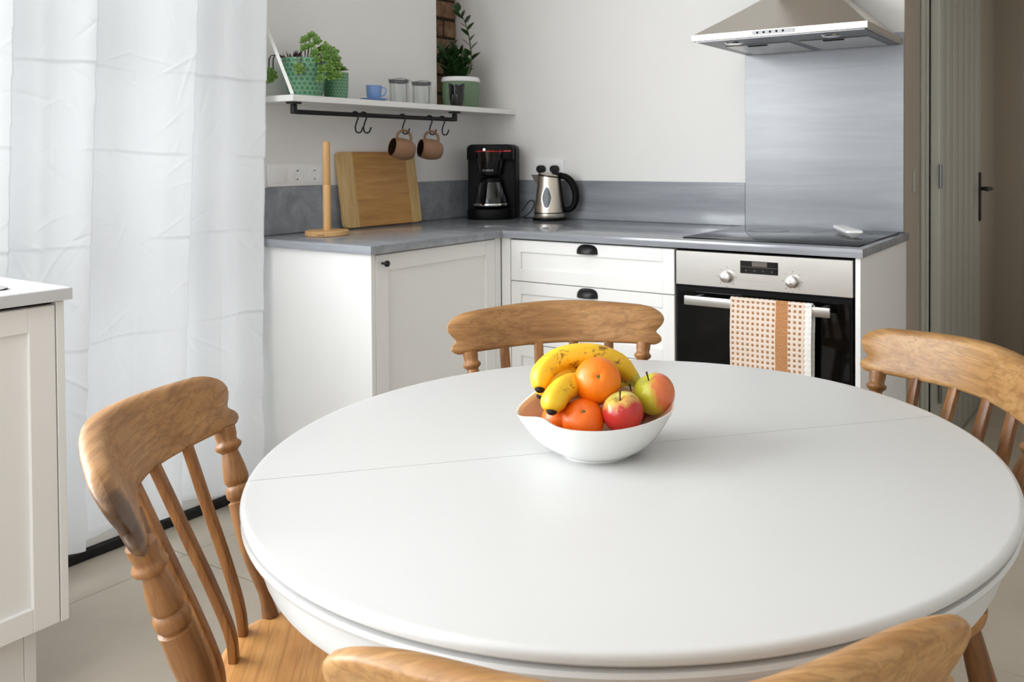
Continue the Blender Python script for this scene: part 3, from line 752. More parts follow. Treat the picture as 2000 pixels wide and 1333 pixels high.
def mug(label, pos, ax):
    t = thing('hanging_mug', label, 'mug', pos, group='brown mugs hanging from the rail')
    a = Vector(ax).normalized(); h = (Zv-a*Zv.dot(a)).normalized(); s = h.cross(a)
    M4 = Matrix((s, h, a)).transposed().to_4x4()
    prof = [(0, -.046), (.026, -.046), (.031, -.043), (.038, -.030), (.0425, -.008), (.0430, .008), (.0400, .030), (.0372, .044), (.0358, .0455), (.0345, .044)]
    obj('body', MB().lathe(prof, 48, M4=M4), M['mug'], t)
    obj('interior', MB().lathe([(.0345, .044), (.037, .028), (.0395, .005), (.038, -.015), (.030, -.038), (0, -.041)], 48, M4=M4), M['mug_in'], t)
    P = [M4 @ Vector((0, r, zz)) for r, zz in ((.038, .030), (.050, .032), (.064, .026), (.073, .012), (.0745, -.002), (.068, -.017), (.055, -.027), (.038, -.028))]
    Q = []
    for i in range(len(P)-1):
        for k in range(4):
            p0, p1, p2, p3 = P[max(i-1, 0)], P[i], P[i+1], P[min(i+2, len(P)-1)]; q = k/4
            Q.append(.5*((2*p1)+(p2-p0)*q+(2*p0-5*p1+4*p2-p3)*q*q+(3*p1-p0-3*p2+p3)*q**3))
    Q.append(P[-1]); obj('handle', MB().tube(Q, .0052, 12, up=s, squash=1.35), M['mug'], t)
def hang(hy):
    p = Vector((.15, hy, 1.345)) + Vector((math.cos(math.radians(50)), math.sin(math.radians(50)), 0))*.012 + Zv*(-.0615); return p
for hy, lab, axl in ((-.658, 'brown stoneware mug hanging from the rail, nearer the curtain', (-.73, -.62, .20)), (-.505, 'brown stoneware mug hanging from the rail, nearer the coffee maker', (-.78, -.55, .13))):
    a = (Uv*axl[0]+Vv*axl[1]+Zv*axl[2]).normalized(); h = (Zv-a*Zv.dot(a)).normalized()
    c = hang(hy)-h*.0675
    mug(lab, c, a)

# sockets
s1 = thing('switch_socket_plate', 'white wall plate with switch and two sockets beside the curtain', 'wall socket', (0, 0, 0))
obj('plate', MB().box(.0005, .009, -1.17, -.930, 1.0815, 1.163, .002, 2), M['white'], s1)
obj('rocker', MB().box(.009, .0125, -1.147, -1.094, 1.095, 1.149, .001, 2), M['white'], s1)
RY = Matrix.Rotation(PI/2, 4, 'Y')
for sy in (-1.048, -.972):
    so = obj('socket', MB().box(.009, .0105, sy-.027, sy+.027, 1.095, 1.149, .0007, 1).lathe([(.020, .0105), (.0195, .0135), (.0188, .0105), (.018, .0098), (0, .0098)], 40, M4=Matrix.Translation((0, sy, 1.122)) @ RY), M['white'], s1)
    wl_ = MB().lathe([(0, .0101), (.0176, .0101), (.0176, .0099)], 40, M4=Matrix.Translation((0, sy, 1.122)) @ RY); obj('recess', wl_, plain('socket_recess_shade', srgb(160, 160, 158), .4), so)  # grey disc paints the shade inside the white socket
    for dy in (-.0095, .0095):
        obj('pin_hole', MB().lathe([(0, .0104), (.0028, .0104), (.0028, .01)], 12, M4=Matrix.Translation((0, sy+dy, 1.122)) @ RY), M['blackplastic'], so)
    for dz in (-.0155, .0155):
        obj('earth_clip', MB().box(.0101, .0125, sy-.0025, sy+.0025, 1.122+dz-.0025, 1.122+dz+.0025), M['steeldark'], so)
s2 = thing('double_socket', 'white double wall socket behind the kettle', 'wall socket')
obj('plate', MB().box(.317, .477, -.009, -.0005, 1.089, 1.170, .002, 2), M['white'], s2)
for px in (.357, .437):
    obj('socket', MB().box(px-.0275, px+.0275, -.0105, -.009, 1.102, 1.157, .0007, 1), M['white'], s2)
for px, lab in ((.366, 'round black plug in the left socket behind the kettle'), (.440, 'round black plug in the right socket behind the kettle')):
    pz = 1.129
    pg = thing('plug', lab, 'plug', (px, -.0107, pz), group='plugs behind the kettle')
    obj('body', MB().lathe([(0, .034), (.011, .034), (.0165, .030), (.0175, .020), (.0165, .002), (.015, 0), (0, 0)], 28, M4=Matrix.Rotation(PI/2, 4, 'X')), M['rubber'], pg)
    obj('strain_relief', MB().tube([(0, -.024, -.012), (0, -.027, -.026), (0, -.027, -.04)], [.006, .0045, .0035], 10), M['rubber'], pg)

# ------------------------------------------------------------------ things on the worktop
Z0 = .9102
ph = thing('paper_towel_holder', 'light wooden upright paper towel holder with round base', 'paper towel holder', (.194, -1.070, Z0))
obj('base', MB().lathe([(0, 0), (.072, 0), (.0745, .002), (.0745, .0155), (.072, .018), (0, .018)], 56), M['beech'], ph)
obj('pole', MB().lathe([(.0135, .018), (.0135, .178), (.0125, .1795), (.0135, .181), (.0128, .327), (.0115, .3315), (.006, .333), (0, .333)], 24), M['beech'], ph)
obj('felt_mark', MB().box(-.012, .012, -.0765, -.074, .006, .008), M['wood_slat'], ph, rot=(0, 0, math.radians(33)))

cb = thing('chopping_board', 'bamboo chopping board with pale end strips leaning against the wall', 'chopping board')
L_, Hh, th_ = .412, .298, .0175
bot = Vector((.0625, -.873, Z0+.0027)); tilt = math.asin(.0435/.298)
cb.location = bot; cb.rotation_euler = (-0.0, -tilt, 0)
# local: y along width, z up, front towards +x
def rr_board(y0_, y1_, round_l, round_r):
    pts = []
    def corner(cy, cz, r, a0):
        for i in range(7): a = a0+PI/2*i/6; pts.append((cy+r*math.cos(a), cz+r*math.sin(a)))
    R = .018
    if round_r: corner(y1_-R, Hh-R, R, 0)
    else: pts.append((y1_, Hh))
    if round_l: corner(y0_+R, Hh-R, R, PI/2); corner(y0_+R, R, R, PI)
    else: pts.append((y0_, Hh)); pts.append((y0_, 0))
    if round_r: corner(y1_-R, R, R, 1.5*PI)
    else: pts.append((y1_, 0))
    M4 = Matrix(((0, 0, 1, 0), (1, 0, 0, 0), (0, 1, 0, 0), (0, 0, 0, 1)))
    return MB().prism(pts, -th_, 0, .0015, 1, M4=M4)
oc = obj('centre_board', rr_board(.075, L_-.055, False, False), M['bamboo'], cb)
oc.data.transform(Matrix.Identity(4))
obj('end_strip', rr_board(0, .0748, True, False), M['bamboo_end'], cb)
obj('end_strip', rr_board(L_-.0548, L_, False, True), M['bamboo_end'], cb)

# coffee maker
cm = thing('coffee_maker', 'black filter coffee machine with glass carafe in the worktop corner', 'coffee maker', (.240, -.247, Z0), math.radians(28.5))
def rounded_rect(w, d, r, y0_=0, n=6):
    pts = []
    for cx_, cy_, a0 in ((w/2-r, d-r, 0), (-w/2+r, d-r, PI/2), (-w/2+r, r, PI), (w/2-r, r, 1.5*PI)):
        for i in range(n+1): a = a0+PI/2*i/n; pts.append((cx_+r*math.cos(a), y0_+cy_+r*math.sin(a)))
    return pts
obj('base', MB().prism(rounded_rect(.208, .20, .075), 0, .046, .004, 2), M['blackplastic'], cm)
obj('warming_plate', MB().lathe([(0, .046), (.066, .046), (.068, .049), (.062, .050), (0, .050)], 40), M['blackgloss'], cm, (0, .072, 0))
XZ = Matrix(((1, 0, 0, 0), (0, 0, 1, 0), (0, 1, 0, 0), (0, 0, 0, 1)))
tower = []
for cx_, cz_, a0 in ((.078, .308, 0), (-.078, .308, PI/2)):
    for i in range(9): a = a0+PI/2*i/8; tower.append((cx_+.027*math.cos(a), cz_+.022*math.sin(a)))
tower += [(-.105, .0), (.105, .0)]
obj('tower', MB().prism([(x*1.03, z) for x, z in tower], .100, .200, .006, 3, M4=XZ), M['blackplastic'], cm)
obj('head', MB().prism([(x*.975, z if z > .1 else .262) for x, z in tower], .055, .101, .004, 2, M4=XZ), M['blackplastic'], cm)
fb = [(0, .190), (.040, .190), (.046, .194), (.050, .205), (.064, .296), (.0655, .306), (0, .306)]
obj('filter_basket', MB().lathe(fb, 48), M['blackgloss'], cm, (0, .072, 0))
obj('red_band', MB().lathe([(.0662, .297), (.0668, .299), (.0662, .301)], 48), M['red'], cm, (0, .072, 0))
obj('red_badge', MB().box(.062, .096, .047, .0495, .297, .303, .001, 1), M['red'], cm)
obj('water_knob', MB().lathe([(0, .012), (.005, .012), (.006, .008), (.006, 0), (0, 0)], 16, M4=Matrix.Translation((-.012, .006, .306)) @ Matrix.Rotation(PI/2, 4, 'X')), M['chrome'], cm)
text_part('brand_mark', 'BOSCH', .0105, M['whiteprint'], cm, Matrix.Translation((.006, .0155, .215)) @ Matrix.Rotation(PI/2-.1, 4, 'X'))
obj('brand_ring', MB().lathe([(.0042, 0), (.0042, .0006), (.0032, .0006), (.0032, 0)], 20, M4=Matrix.Translation((-.020, .0165, .215)) @ Matrix.Rotation(PI/2-.1, 4, 'X')), M['whiteprint'], cm)
ca = obj('carafe', MB().lathe([(0, .0505), (.064, .0505), (.073, .056), (.0755, .066), (.0705, .098), (.058, .140), (.049, .166), (.047, .166), (.0565, .139), (.069, .097), (.0738, .066), (.0715, .057), (.063, .0525), (0, .0525)], 56), M['smoke'], cm, (0, .074, 0))
obj('carafe_band', MB().lathe([(.0752, .0600), (.0762, .062), (.0764, .069), (.0758, .070)], 56), M['chrome'], ca)
obj('carafe_lid', MB().lathe([(0, .186), (.030, .186), (.046, .180), (.051, .168), (.050, .163), (0, .163)], 40), M['blackplastic'], ca)
obj('level_marks', MB().add([(0, 0, 0)], []).box(-.004, .004, -.0585, -.0578, .142, .1428), M['whiteprint'], ca)
hl_ = []
for i in range(14):
    t = i/13; hl_.append((0, -(.072-.024*t)-.024*math.sin(PI*t), .070+.095*t))
obj('carafe_handle', MB().tube([Matrix.Rotation(math.radians(-14), 4, 'Z') @ Vector((.0, p[1], p[2])) for p in hl_], .0085, 12, squash=1.3), M['blackplastic'], ca)
# its flex
fx = [(.315, -.10, .945), (.340, -.085, .985), (.355, -.075, .99), (.362, -.072, .975), (.352, -.08, .945), (.335, -.095, .925), (.325, -.105, .9155), (.345, -.10, .914), (.375, -.085, .914), (.41, -.065, .914), (.440, -.030, .93), (.440, -.0385, 1.05), (.440, -.0378, 1.094)]
def smooth_path(P, k=5):
    P = [Vector(p) for p in P]; Q = []
    for i in range(len(P)-1):
        p0, p1, p2, p3 = P[max(i-1, 0)], P[i], P[i+1], P[min(i+2, len(P)-1)]
        for j in range(k):
            q = j/k; Q.append(.5*((2*p1)+(p2-p0)*q+(2*p0-5*p1+4*p2-p3)*q*q+(3*p1-p0-3*p2+p3)*q**3))
    return Q+[P[-1]]
tag(obj('power_cord', MB().tube(smooth_path(fx), .0028, 8), M['rubber']), 'thin black flex looping from the coffee machine behind the kettle', 'cord')

# kettle, spout to the left
ke = thing('kettle', 'brushed steel electric kettle with black handle in front of the socket', 'kettle', (.474, -.114, Z0), math.atan2(.518, .856))
obj('power_base', MB().lathe([(0, 0), (.070, 0), (.073, .003), (.073, .009), (.066, .012), (0, .012)], 56), M['blackplastic'], ke)
obj('base_ring', MB().lathe([(0, .012), (.0655, .012), (.0665, .014), (.0655, .030), (0, .030)], 56), M['kettlesteel'], ke)
obj('base_seal', MB().lathe([(0, .030), (.0655, .030), (.0655, .0345), (0, .0345)], 56), M['blackplastic'], ke)
kb = [(.0645, .0345), (.0635, .050), (.0565, .105), (.0490, .160), (.0455, .190)]
def kbody(u, v):
    i = min(len(kb)-2, int(v*(len(kb)-1))); t = v*(len(kb)-1)-i; r = kb[i][0]*(1-t)+kb[i+1][0]*t; zz = kb[i][1]*(1-t)+kb[i+1][1]*t
    a = 2*PI*u; x, y = r*math.cos(a), r*math.sin(a)
    zz += -.14*x*max(0, v-.5)*2*(1 if v > .5 else 0)*.9
    return (x, y, zz)
obj('body', MB().grid(kbody, 64, 20, closed_u=True), M['kettlesteel'], ke)
lidM = Matrix.Translation((0, 0, .190)) @ Matrix.Rotation(math.radians(7.2), 4, 'Y')
obj('lid', MB().lathe([(.0460, .0), (.0465, .004), (.044, .008), (.020, .014), (0, .015)], 48, M4=lidM), M['kettlesteel'], ke)
obj('lid_seam', MB().lathe([(.0466, -.003), (.0472, -.001), (.0472, .002), (.0462, .003)], 48, M4=lidM), M['blackplastic'], ke)
obj('hinge_cap', MB().box(.012, .058, -.020, .020, .190, .206, .006, 3), M['blackplastic'], ke)
# spout: triangular beak on -x side
sp_ = MB(); A = [(-.043, .018, .150), (-.043, -.018, .150), (-.042, .020, .196), (-.042, -.020, .196), (-.080, 0, .197), (-.052, 0, .150)]
sp_.add(A, [(0, 5, 4, 2), (5, 1, 3, 4), (2, 4, 3), (0, 2, 3, 1), (0, 1, 5)]); obj('spout', sp_, M['kettlesteel'], ke, angle=60)
hpth = smooth_path([(.045, 0, .192), (.072, 0, .186), (.098, 0, .162), (.113, 0, .125), (.114, 0, .085), (.102, 0, .055), (.083, 0, .044), (.066, 0, .046)], 5)
rads = [.0125+.0035*math.sin(PI*min(1, i/(len(hpth)-1)*1.3)) for i in range(len(hpth))]
obj('handle', MB().tube(hpth, rads, 14, up=(0, 1, 0), squash=1.25), M['blackplastic'], ke)
obj('handle_spine', MB().grid(lambda u, v: ((kb[0][0]+(.0455-kb[0][0])*v*1.0+.004)*math.cos((u-.5)*.75), (kb[0][0]+(.0455-kb[0][0])*v+.004)*math.sin((u-.5)*.75), .036+.152*v-.004*v), 10, 10), M['blackplastic'], ke)
# water window facing the camera (-y)
def win(sc_, off):
    pts = []
    for i in range(32):
        a = 2*PI*i/32; zz = math.sin(a); ww = (1-.38*max(0, zz)**1.0) if zz > 0 else 1-.12*abs(zz)
        pts.append((math.cos(a)*.0205*ww*sc_, math.sin(a)*.045*sc_))
    vs = []
    for (x, z_) in pts:
        zz = .100+z_; t = (zz-.0345)/(.190-.0345); r = .0645-(.0645-.0455)*t+off
        th2 = -PI/2 - .13 + x/r; vs.append((r*math.cos(th2), r*math.sin(th2), zz))
    c = Vector((0, 0, 0)); 
    for v_ in vs: c += Vector(v_)
    c /= len(vs); c = c.normalized()*0+c; n_ = len(vs); 
    return MB().add(vs+[tuple(c+Vector((0, -.0006, 0)))], [(i, (i+1) % n_, n_) for i in range(n_)])
obj('window_rim', win(1.16, .0012), M['chrome'], ke, angle=80)
obj('water_window', win(1.0, .0022), plain('water_gauge', srgb(96, 102, 110), .1), ke, angle=80)
obj('maker_mark', MB().box(-.0185, .002, -.0640, -.0634, .047, .0485), M['print'], ke)
# ------------------------------------------------------------------ things on the shelf
SZ = 1.4003
def leaf_mesh(name, L, Wd, mat, curl=.15, fold=.25):
    m = MB()
    def fn(u, v):
        t = v; wv = Wd*math.sin(PI*min(1, t*.94+.03))**.8*(1-.25*t); x = (u-.5)*2*wv/2*1.0
        return (x, L*t, -curl*L*t*t+fold*abs(x))
    m.grid(fn, 4, 7); return m.mesh(name, mat)
def fat_leaf(name, L, Wd, mat):
    m = MB(); P = [(0, L*t, .18*L*math.sin(PI*t*.6)) for t in (0, .25, .5, .75, .92, 1)]
    m.tube(P, [Wd*.35, Wd*.7, Wd, Wd*.95, Wd*.55, Wd*.08], 6, squash=.45); return m
def rosette_mesh(name, n, L, Wd, mat, seed):
    rd = random.Random(seed); m = MB()
    for k in range(n):
        a = k*2.399; el = .15+1.15*(k/n); Lk = L*(1-.45*k/n)*rd.uniform(.85, 1.1)
        lf = fat_leaf('x', Lk, Wd*(1-.3*k/n), None); lf.xf(Matrix.Rotation(a, 4, 'Z') @ Matrix.Rotation(el, 4, 'X')); m.add(lf.v, lf.f)
    return m.mesh(name, mat)
p1 = thing('potted_succulent', 'larger green scale-patterned pot with trailing succulent on the shelf', 'potted plant', (.112, -1.090, SZ))
obj('pot', MB().lathe([(0, 0), (.054, 0), (.057, .003), (.065, .05), (.074, .10), (.0775, .125), (.078, .1345), (.0765, .136), (.074, .1345), (.072, .12)], 64, uv=True), M['scales'], p1)
obj('soil', MB().lathe([(0, .126), (.04, .126), (.0715, .122)], 32), M['soil'], p1)
ros = [rosette_mesh('rosette', 17, .030, .0085, M['leaf'], s) for s in range(3)]
RD = random.Random(11)
def to_dir(d): return Vector(d).normalized().to_track_quat('Z', 'Y').to_euler()
stems = MB()
# offsets in (image right, away, up) from the pot centre
spots = [(.025, 0, .215, .9), (.006, -.01, .20, .9), (.045, -.01, .195, 1.0), (.030, -.03, .175, .9), (.010, -.03, .168, .8), (.060, 0, .165, 1.0), (.078, -.015, .168, 1.05), (.098, -.02, .155, 1.1), (.086, -.035, .135, 1.1), (.110, -.03, .130, 1.1),
         (.062, -.045, .128, 1.0), (.120, -.03, .108, 1.1), (.098, -.045, .098, 1.1), (.076, -.05, .092, 1.0), (.105, -.04, .066, 1.0), (.126, -.04, .070, 1.0), (.075, -.055, .062, 1.0), (.016, -.083, .088, .95), (.004, -.085, .100, .6), (-.096, -.045, .080, 1.0), (-.106, -.05, .068, 1.1), (-.090, -.055, .064, 1.0), (-.112, -.04, .082, .9), (.04, .01, .14, .9), (.05, -.04, .150, .9)]
def L2W(a, b, c): return Uv*a+Vv*b+Zv*c
for i, (a, b, c, s_) in enumerate(spots):
    p = L2W(a, b, c); d = Vector((p.x, p.y, .05))+Vector((RD.uniform(-.02, .02), RD.uniform(-.02, .02), RD.uniform(0, .06))); 
    o = obj('rosette', ros[i % 3], None, p1, p); o.rotation_euler = to_dir(d-Vv*(.10 if a > -.08 else .5)); o.scale = (s_*.95*RD.uniform(.8, 1.15),)*3
    st = Vector((p.x*.35, p.y*.35, .125)); mid = (st+p)/2+Zv*.03
    if p.z < .11: mid = Vector((p.x*.95, p.y*.95, .145))
    stems.tube(smooth_path([st, mid, p], 4), .0014, 5)
obj('stems', stems, M['purple'], p1)
spk = MB()
for i in range(22):
    a = RD.uniform(0, 2*PI); r = RD.uniform(.0, .022); c0 = L2W(-.045, 0, .128)+Vector((r*math.cos(a), r*math.sin(a), 0)); L = RD.uniform(.025, .055)
    d = Vector((math.cos(a)*.7, math.sin(a)*.7, 1)).normalized(); spk.tube([c0, c0+d*L*.6, c0+d*L], [.0028, .0022, .0004], 5)
obj('spiky_leaves', spk, M['purple'], p1)
p2 = thing('small_pot', 'smaller green scale-patterned pot beside the trailing succulent', 'potted plant', (.105, -.948, SZ))
obj('pot', MB().lathe([(0, 0), (.038, 0), (.041, .003), (.044, .05), (.0455, .098), (.0445, .1), (.043, .098), (.042, .088)], 56, uv=True), M['scales'], p2)
obj('soil', MB().lathe([(0, .09), (.042, .088)], 24), M['soil'], p2)
for i, (a, b, c) in enumerate(((-.012, 0, .112), (.016, .006, .108), (0, -.014, .104))):
    o = obj('rosette', ros[i % 3], None, p2, L2W(a, b, c)); o.rotation_euler = (.2*i, .3, i)

cp = thing('blue_cup', 'small light blue espresso cup standing on its saucer', 'cup', (.118, -.775, SZ+.0072), math.atan2(.518, .856))
obj('bowl', MB().lathe([(0, 0), (.0225, 0), (.0235, .003), (.028, .020), (.0300, .0555), (.0292, .0565), (.0280, .0555), (.026, .020), (.020, .006), (0, .005)], 40), M['bluecup'], cp)
obj('handle', MB().tube(smooth_path([(.0285, 0, .048), (.040, 0, .048), (.047, 0, .038), (.043, 0, .024), (.035, 0, .017), (.0275, 0, .015)], 5), .0028, 10), M['bluecup'], cp)
tag(obj('saucer', MB().lathe([(0, 0), (.026, 0), (.028, .001), (.050, .0095), (.053, .0125), (.0515, .013), (.030, .0065), (0, .0065)], 48), M['bluecup'], loc=(.118, -.775, SZ)), 'light blue saucer under the blue cup', 'saucer')

j = None
for i, (jy, lab) in enumerate(((-.640, 'small clip-top glass jar nearer the blue cup'), (-.512, 'small clip-top glass jar nearer the black vase'))):
    if i == 0:
        j = thing('glass_jar', lab, 'jar', (.112, jy, SZ), math.atan2(.518, .856), 'clip-top jars on the shelf')
        obj('body', MB().lathe([(0, .004), (.034, .0035), (.036, .008), (.036, .080), (.034, .086), (.0325, .084), (.034, .078), (.034, .010), (.031, .006), (0, .0065)], 48), M['glass'], j)
        obj('cork_foot', MB().lathe([(0, 0), (.034, 0), (.035, .002), (.035, .0034), (0, .0034)], 40), M['beech'], j)
        lidm = MB().lathe([(0, .098), (.012, .099), (.030, .096), (.0385, .094), (.0395, .091), (.037, .088), (.034, .0865), (0, .0865)], 48); obj('lid', lidm, M['steeldark'], j)
        obj('seal', MB().lathe([(.0365, .083), (.0385, .085), (.0375, .0875), (.035, .0865)], 48), M['steeldark'], j)
        wr = MB().tube(smooth_path([(.037, 0, .082), (.043, 0, .088), (.044, 0, .094), (.0415, 0, .088), (.042, .0, .05), (.0405, 0, .006)], 5), .0013, 6)
        wr.tube([(-.041*math.cos(t), .041*math.sin(t), .097+.003*math.cos(3*t)) for t in [PI*2*q/24 for q in range(25)]], .0011, 6); obj('wire_clip', wr, M['steeldark'], j)
    else: copy_thing(j, (.112, jy, SZ), None, lab)

vs_ = thing('black_vase', 'faceted black glass tumbler in front of the ribbed green pot', 'vase', (.162, -.352, SZ))
def vf(u, v):
    a = 2*PI*u; zz = v; r = .026+.010*zz+.0022*abs(math.sin(a*7))*math.sin(PI*min(1, v*1.3)); top = .006*math.sin(a*3+1)*v
    return (r*math.cos(a), r*math.sin(a), .092*v+top)
def vfi(u, v):
    x, y, zz = vf(u, v); return (x*.9, y*.9, max(.006, zz))
vm = MB().grid(vf, 70, 10, closed_u=True).grid(vfi, 70, 10, closed_u=True); 
W11 = 11; o2 = 70*11
for i in range(70): vm.f.append((i*11+10, ((i+1) % 70)*11+10, o2+((i+1) % 70)*11+10, o2+i*11+10)); vm.mi.append(0)
vm.f.append(tuple(i*11 for i in range(70))[::-1]); vm.mi.append(0); vm.f.append(tuple(o2+i*11 for i in range(70))); vm.mi.append(0)
obj('body', vm, M['vase'], vs_, angle=30)

gp = thing('potted_houseplant', 'dark leafy houseplant in ribbed sage green pot with white rim', 'potted plant', (.050, -.200, SZ))
def rib(u, v):
    a = 2*PI*u; pr = [(0, 0), (.073, 0), (.076, .003), (.0795, .06), (.081, .118), (.081, .122)]; i = min(4, int(v*5)); t = v*5-i
    r = pr[i][0]*(1-t)+pr[i+1][0]*t; zz = pr[i][1]*(1-t)+pr[i+1][1]*t; r += .0012*math.cos(a*56)*(1 if .004 < zz < .112 else 0)
    return (r*math.cos(a), r*math.sin(a), zz)
obj('pot', MB().grid(rib, 336, 15, closed_u=True), M['sage'], gp, angle=60)
obj('rim', MB().lathe([(.0815, .119), (.0855, .121), (.0865, .126), (.0845, .136), (.080, .1405), (.076, .140), (.074, .130), (.074, .118)], 56), M['white'], gp)
obj('soil', MB().lathe([(0, .126), (.075, .124)], 32), M['soil'], gp)
zl = [leaf_mesh('leaf', L, Wd, M['leafdark'], .1, .2) for L, Wd in ((.056, .040), (.064, .046), (.050, .036))]
def zstem(pts, nleaf, scale=1.0, start=.3, flip=0):
    P = smooth_path(pts, 8); m = MB().tube(P, [.0042*(1-.7*i/len(P)) for i in range(len(P))], 8); obj('stem', m, plain_stem, gp)
    n = len(P)
    for k in range(nleaf):
        t = start+(1-start)*k/(nleaf-1 if nleaf > 1 else 1); i = min(n-2, int(t*(n-1))); p = P[i]; tan = (P[i+1]-P[i]).normalized()
        sgn = 1 if (k+flip) % 2 else -1
        sidev = (Uv*sgn + Vv*RD.uniform(-.7, .4)).normalized()
        d = (sidev*.75+tan*.75+Zv*.15).normalized() if k < nleaf-1 else tan
        q = d.to_track_quat('Y', 'Z'); o = obj('leaf', zl[k % 3], None, gp, p); o.rotation_mode = 'QUATERNION'; o.rotation_quaternion = q @ Matrix.Rotation(RD.uniform(-.9, .9), 4, 'Y').to_quaternion(); s_ = scale*(1-.25*t)*RD.uniform(.9, 1.1); o.scale = (s_,)*3
plain_stem = plain('houseplant_stem', srgb(70, 88, 40), .5)
zstem([(0.02, 0, .12), tuple(L2W(.05, -.02, .20)), tuple(L2W(.048, -.03, .30)), tuple(L2W(.025, -.03, .39)), tuple(L2W(-.012, -.03, .44))], 15, .92, .25)
for a, b, c, nl, f in ((-.075, -.02, .27, 12, 0), (-.02, -.03, .255, 11, 1), (-.105, 0, .235, 11, 0), (-.05, .02, .29, 12, 1), (.02, -.02, .235, 9, 0), (-.03, -.05, .21, 9, 1), (.0, .03, .26, 10, 0), (-.085, -.04, .205, 9, 1), (.045, .01, .215, 8, 0), (-.065, -.05, .25, 10, 0)):
    zstem([tuple(L2W(a*.2, b*.2, .12)), tuple(L2W(a*.45, b*.5, .12+(c-.12)*.5)), tuple(L2W(a, b, c))], nl, 1.0, .2, f)

# ------------------------------------------------------------------ table
TC = Vector((1.9855, -2.0118, 0)); TR = .5386; SA = math.radians(45.9)
tb = thing('dining_table', 'round white pedestal dining table with a seam across the top', 'table', (TC.x, TC.y, 0), SA)
edge = [(0, .7165), (TR-.022, .7165), (TR-.010, .7175), (TR-.0025, .7215), (TR-.0005, .7265), (TR-.003, .7305), (TR-.0125, .7322), (TR-.0125, .7345), (TR-.004, .7355), (TR-.0003, .739), (TR+.0005, .7435), (TR-.001, .7475), (TR-.004, .7497), (TR-.008, .75), (0, .75)]
for a0 in (0, PI):
    m = MB().lathe(edge, 90, a0, a0+PI)
    # close the cut face
    m.f.append(tuple(range(len(edge)))); m.mi.append(0); m.f.append(tuple(90*len(edge)+i for i in range(len(edge)))[::-1]); m.mi.append(0)
    dy = .0006 if a0 == 0 else -.0006
    obj('table_leaf', m, M['tabletop'], tb, (0, dy, 0))
obj('apron', MB().lathe([(.512, .7160), (.514, .705), (.5155, .690), (.515, .674), (.512, .668), (.500, .667), (.494, .672), (.494, .7160)], 120), M['tabletop'], tb)
ped = [(0, .716), (.11, .716), (.115, .70), (.075, .68), (.055, .64), (.05, .60), (.062, .55), (.085, .48), (.095, .40), (.085, .33), (.06, .28), (.055, .26), (.07, .245), (.085, .22), (.085, .13), (.07, .12), (0, .12)]
obj('pedestal', MB().lathe(ped, 48), M['tabletop'], tb)
for k in range(4):
    R_ = Matrix.Rotation(PI/4+k*PI/2, 4, 'Z')
    P = smooth_path([(.05, 0, .20), (.14, 0, .19), (.24, 0, .12), (.33, 0, .05), (.385, 0, .03)], 4)
    obj('foot', MB().tube(P, [.045*(1-.35*i/(len(P)-1)) for i in range(len(P))], 14, squash=.9).xf(R_), M['tabletop'], tb)

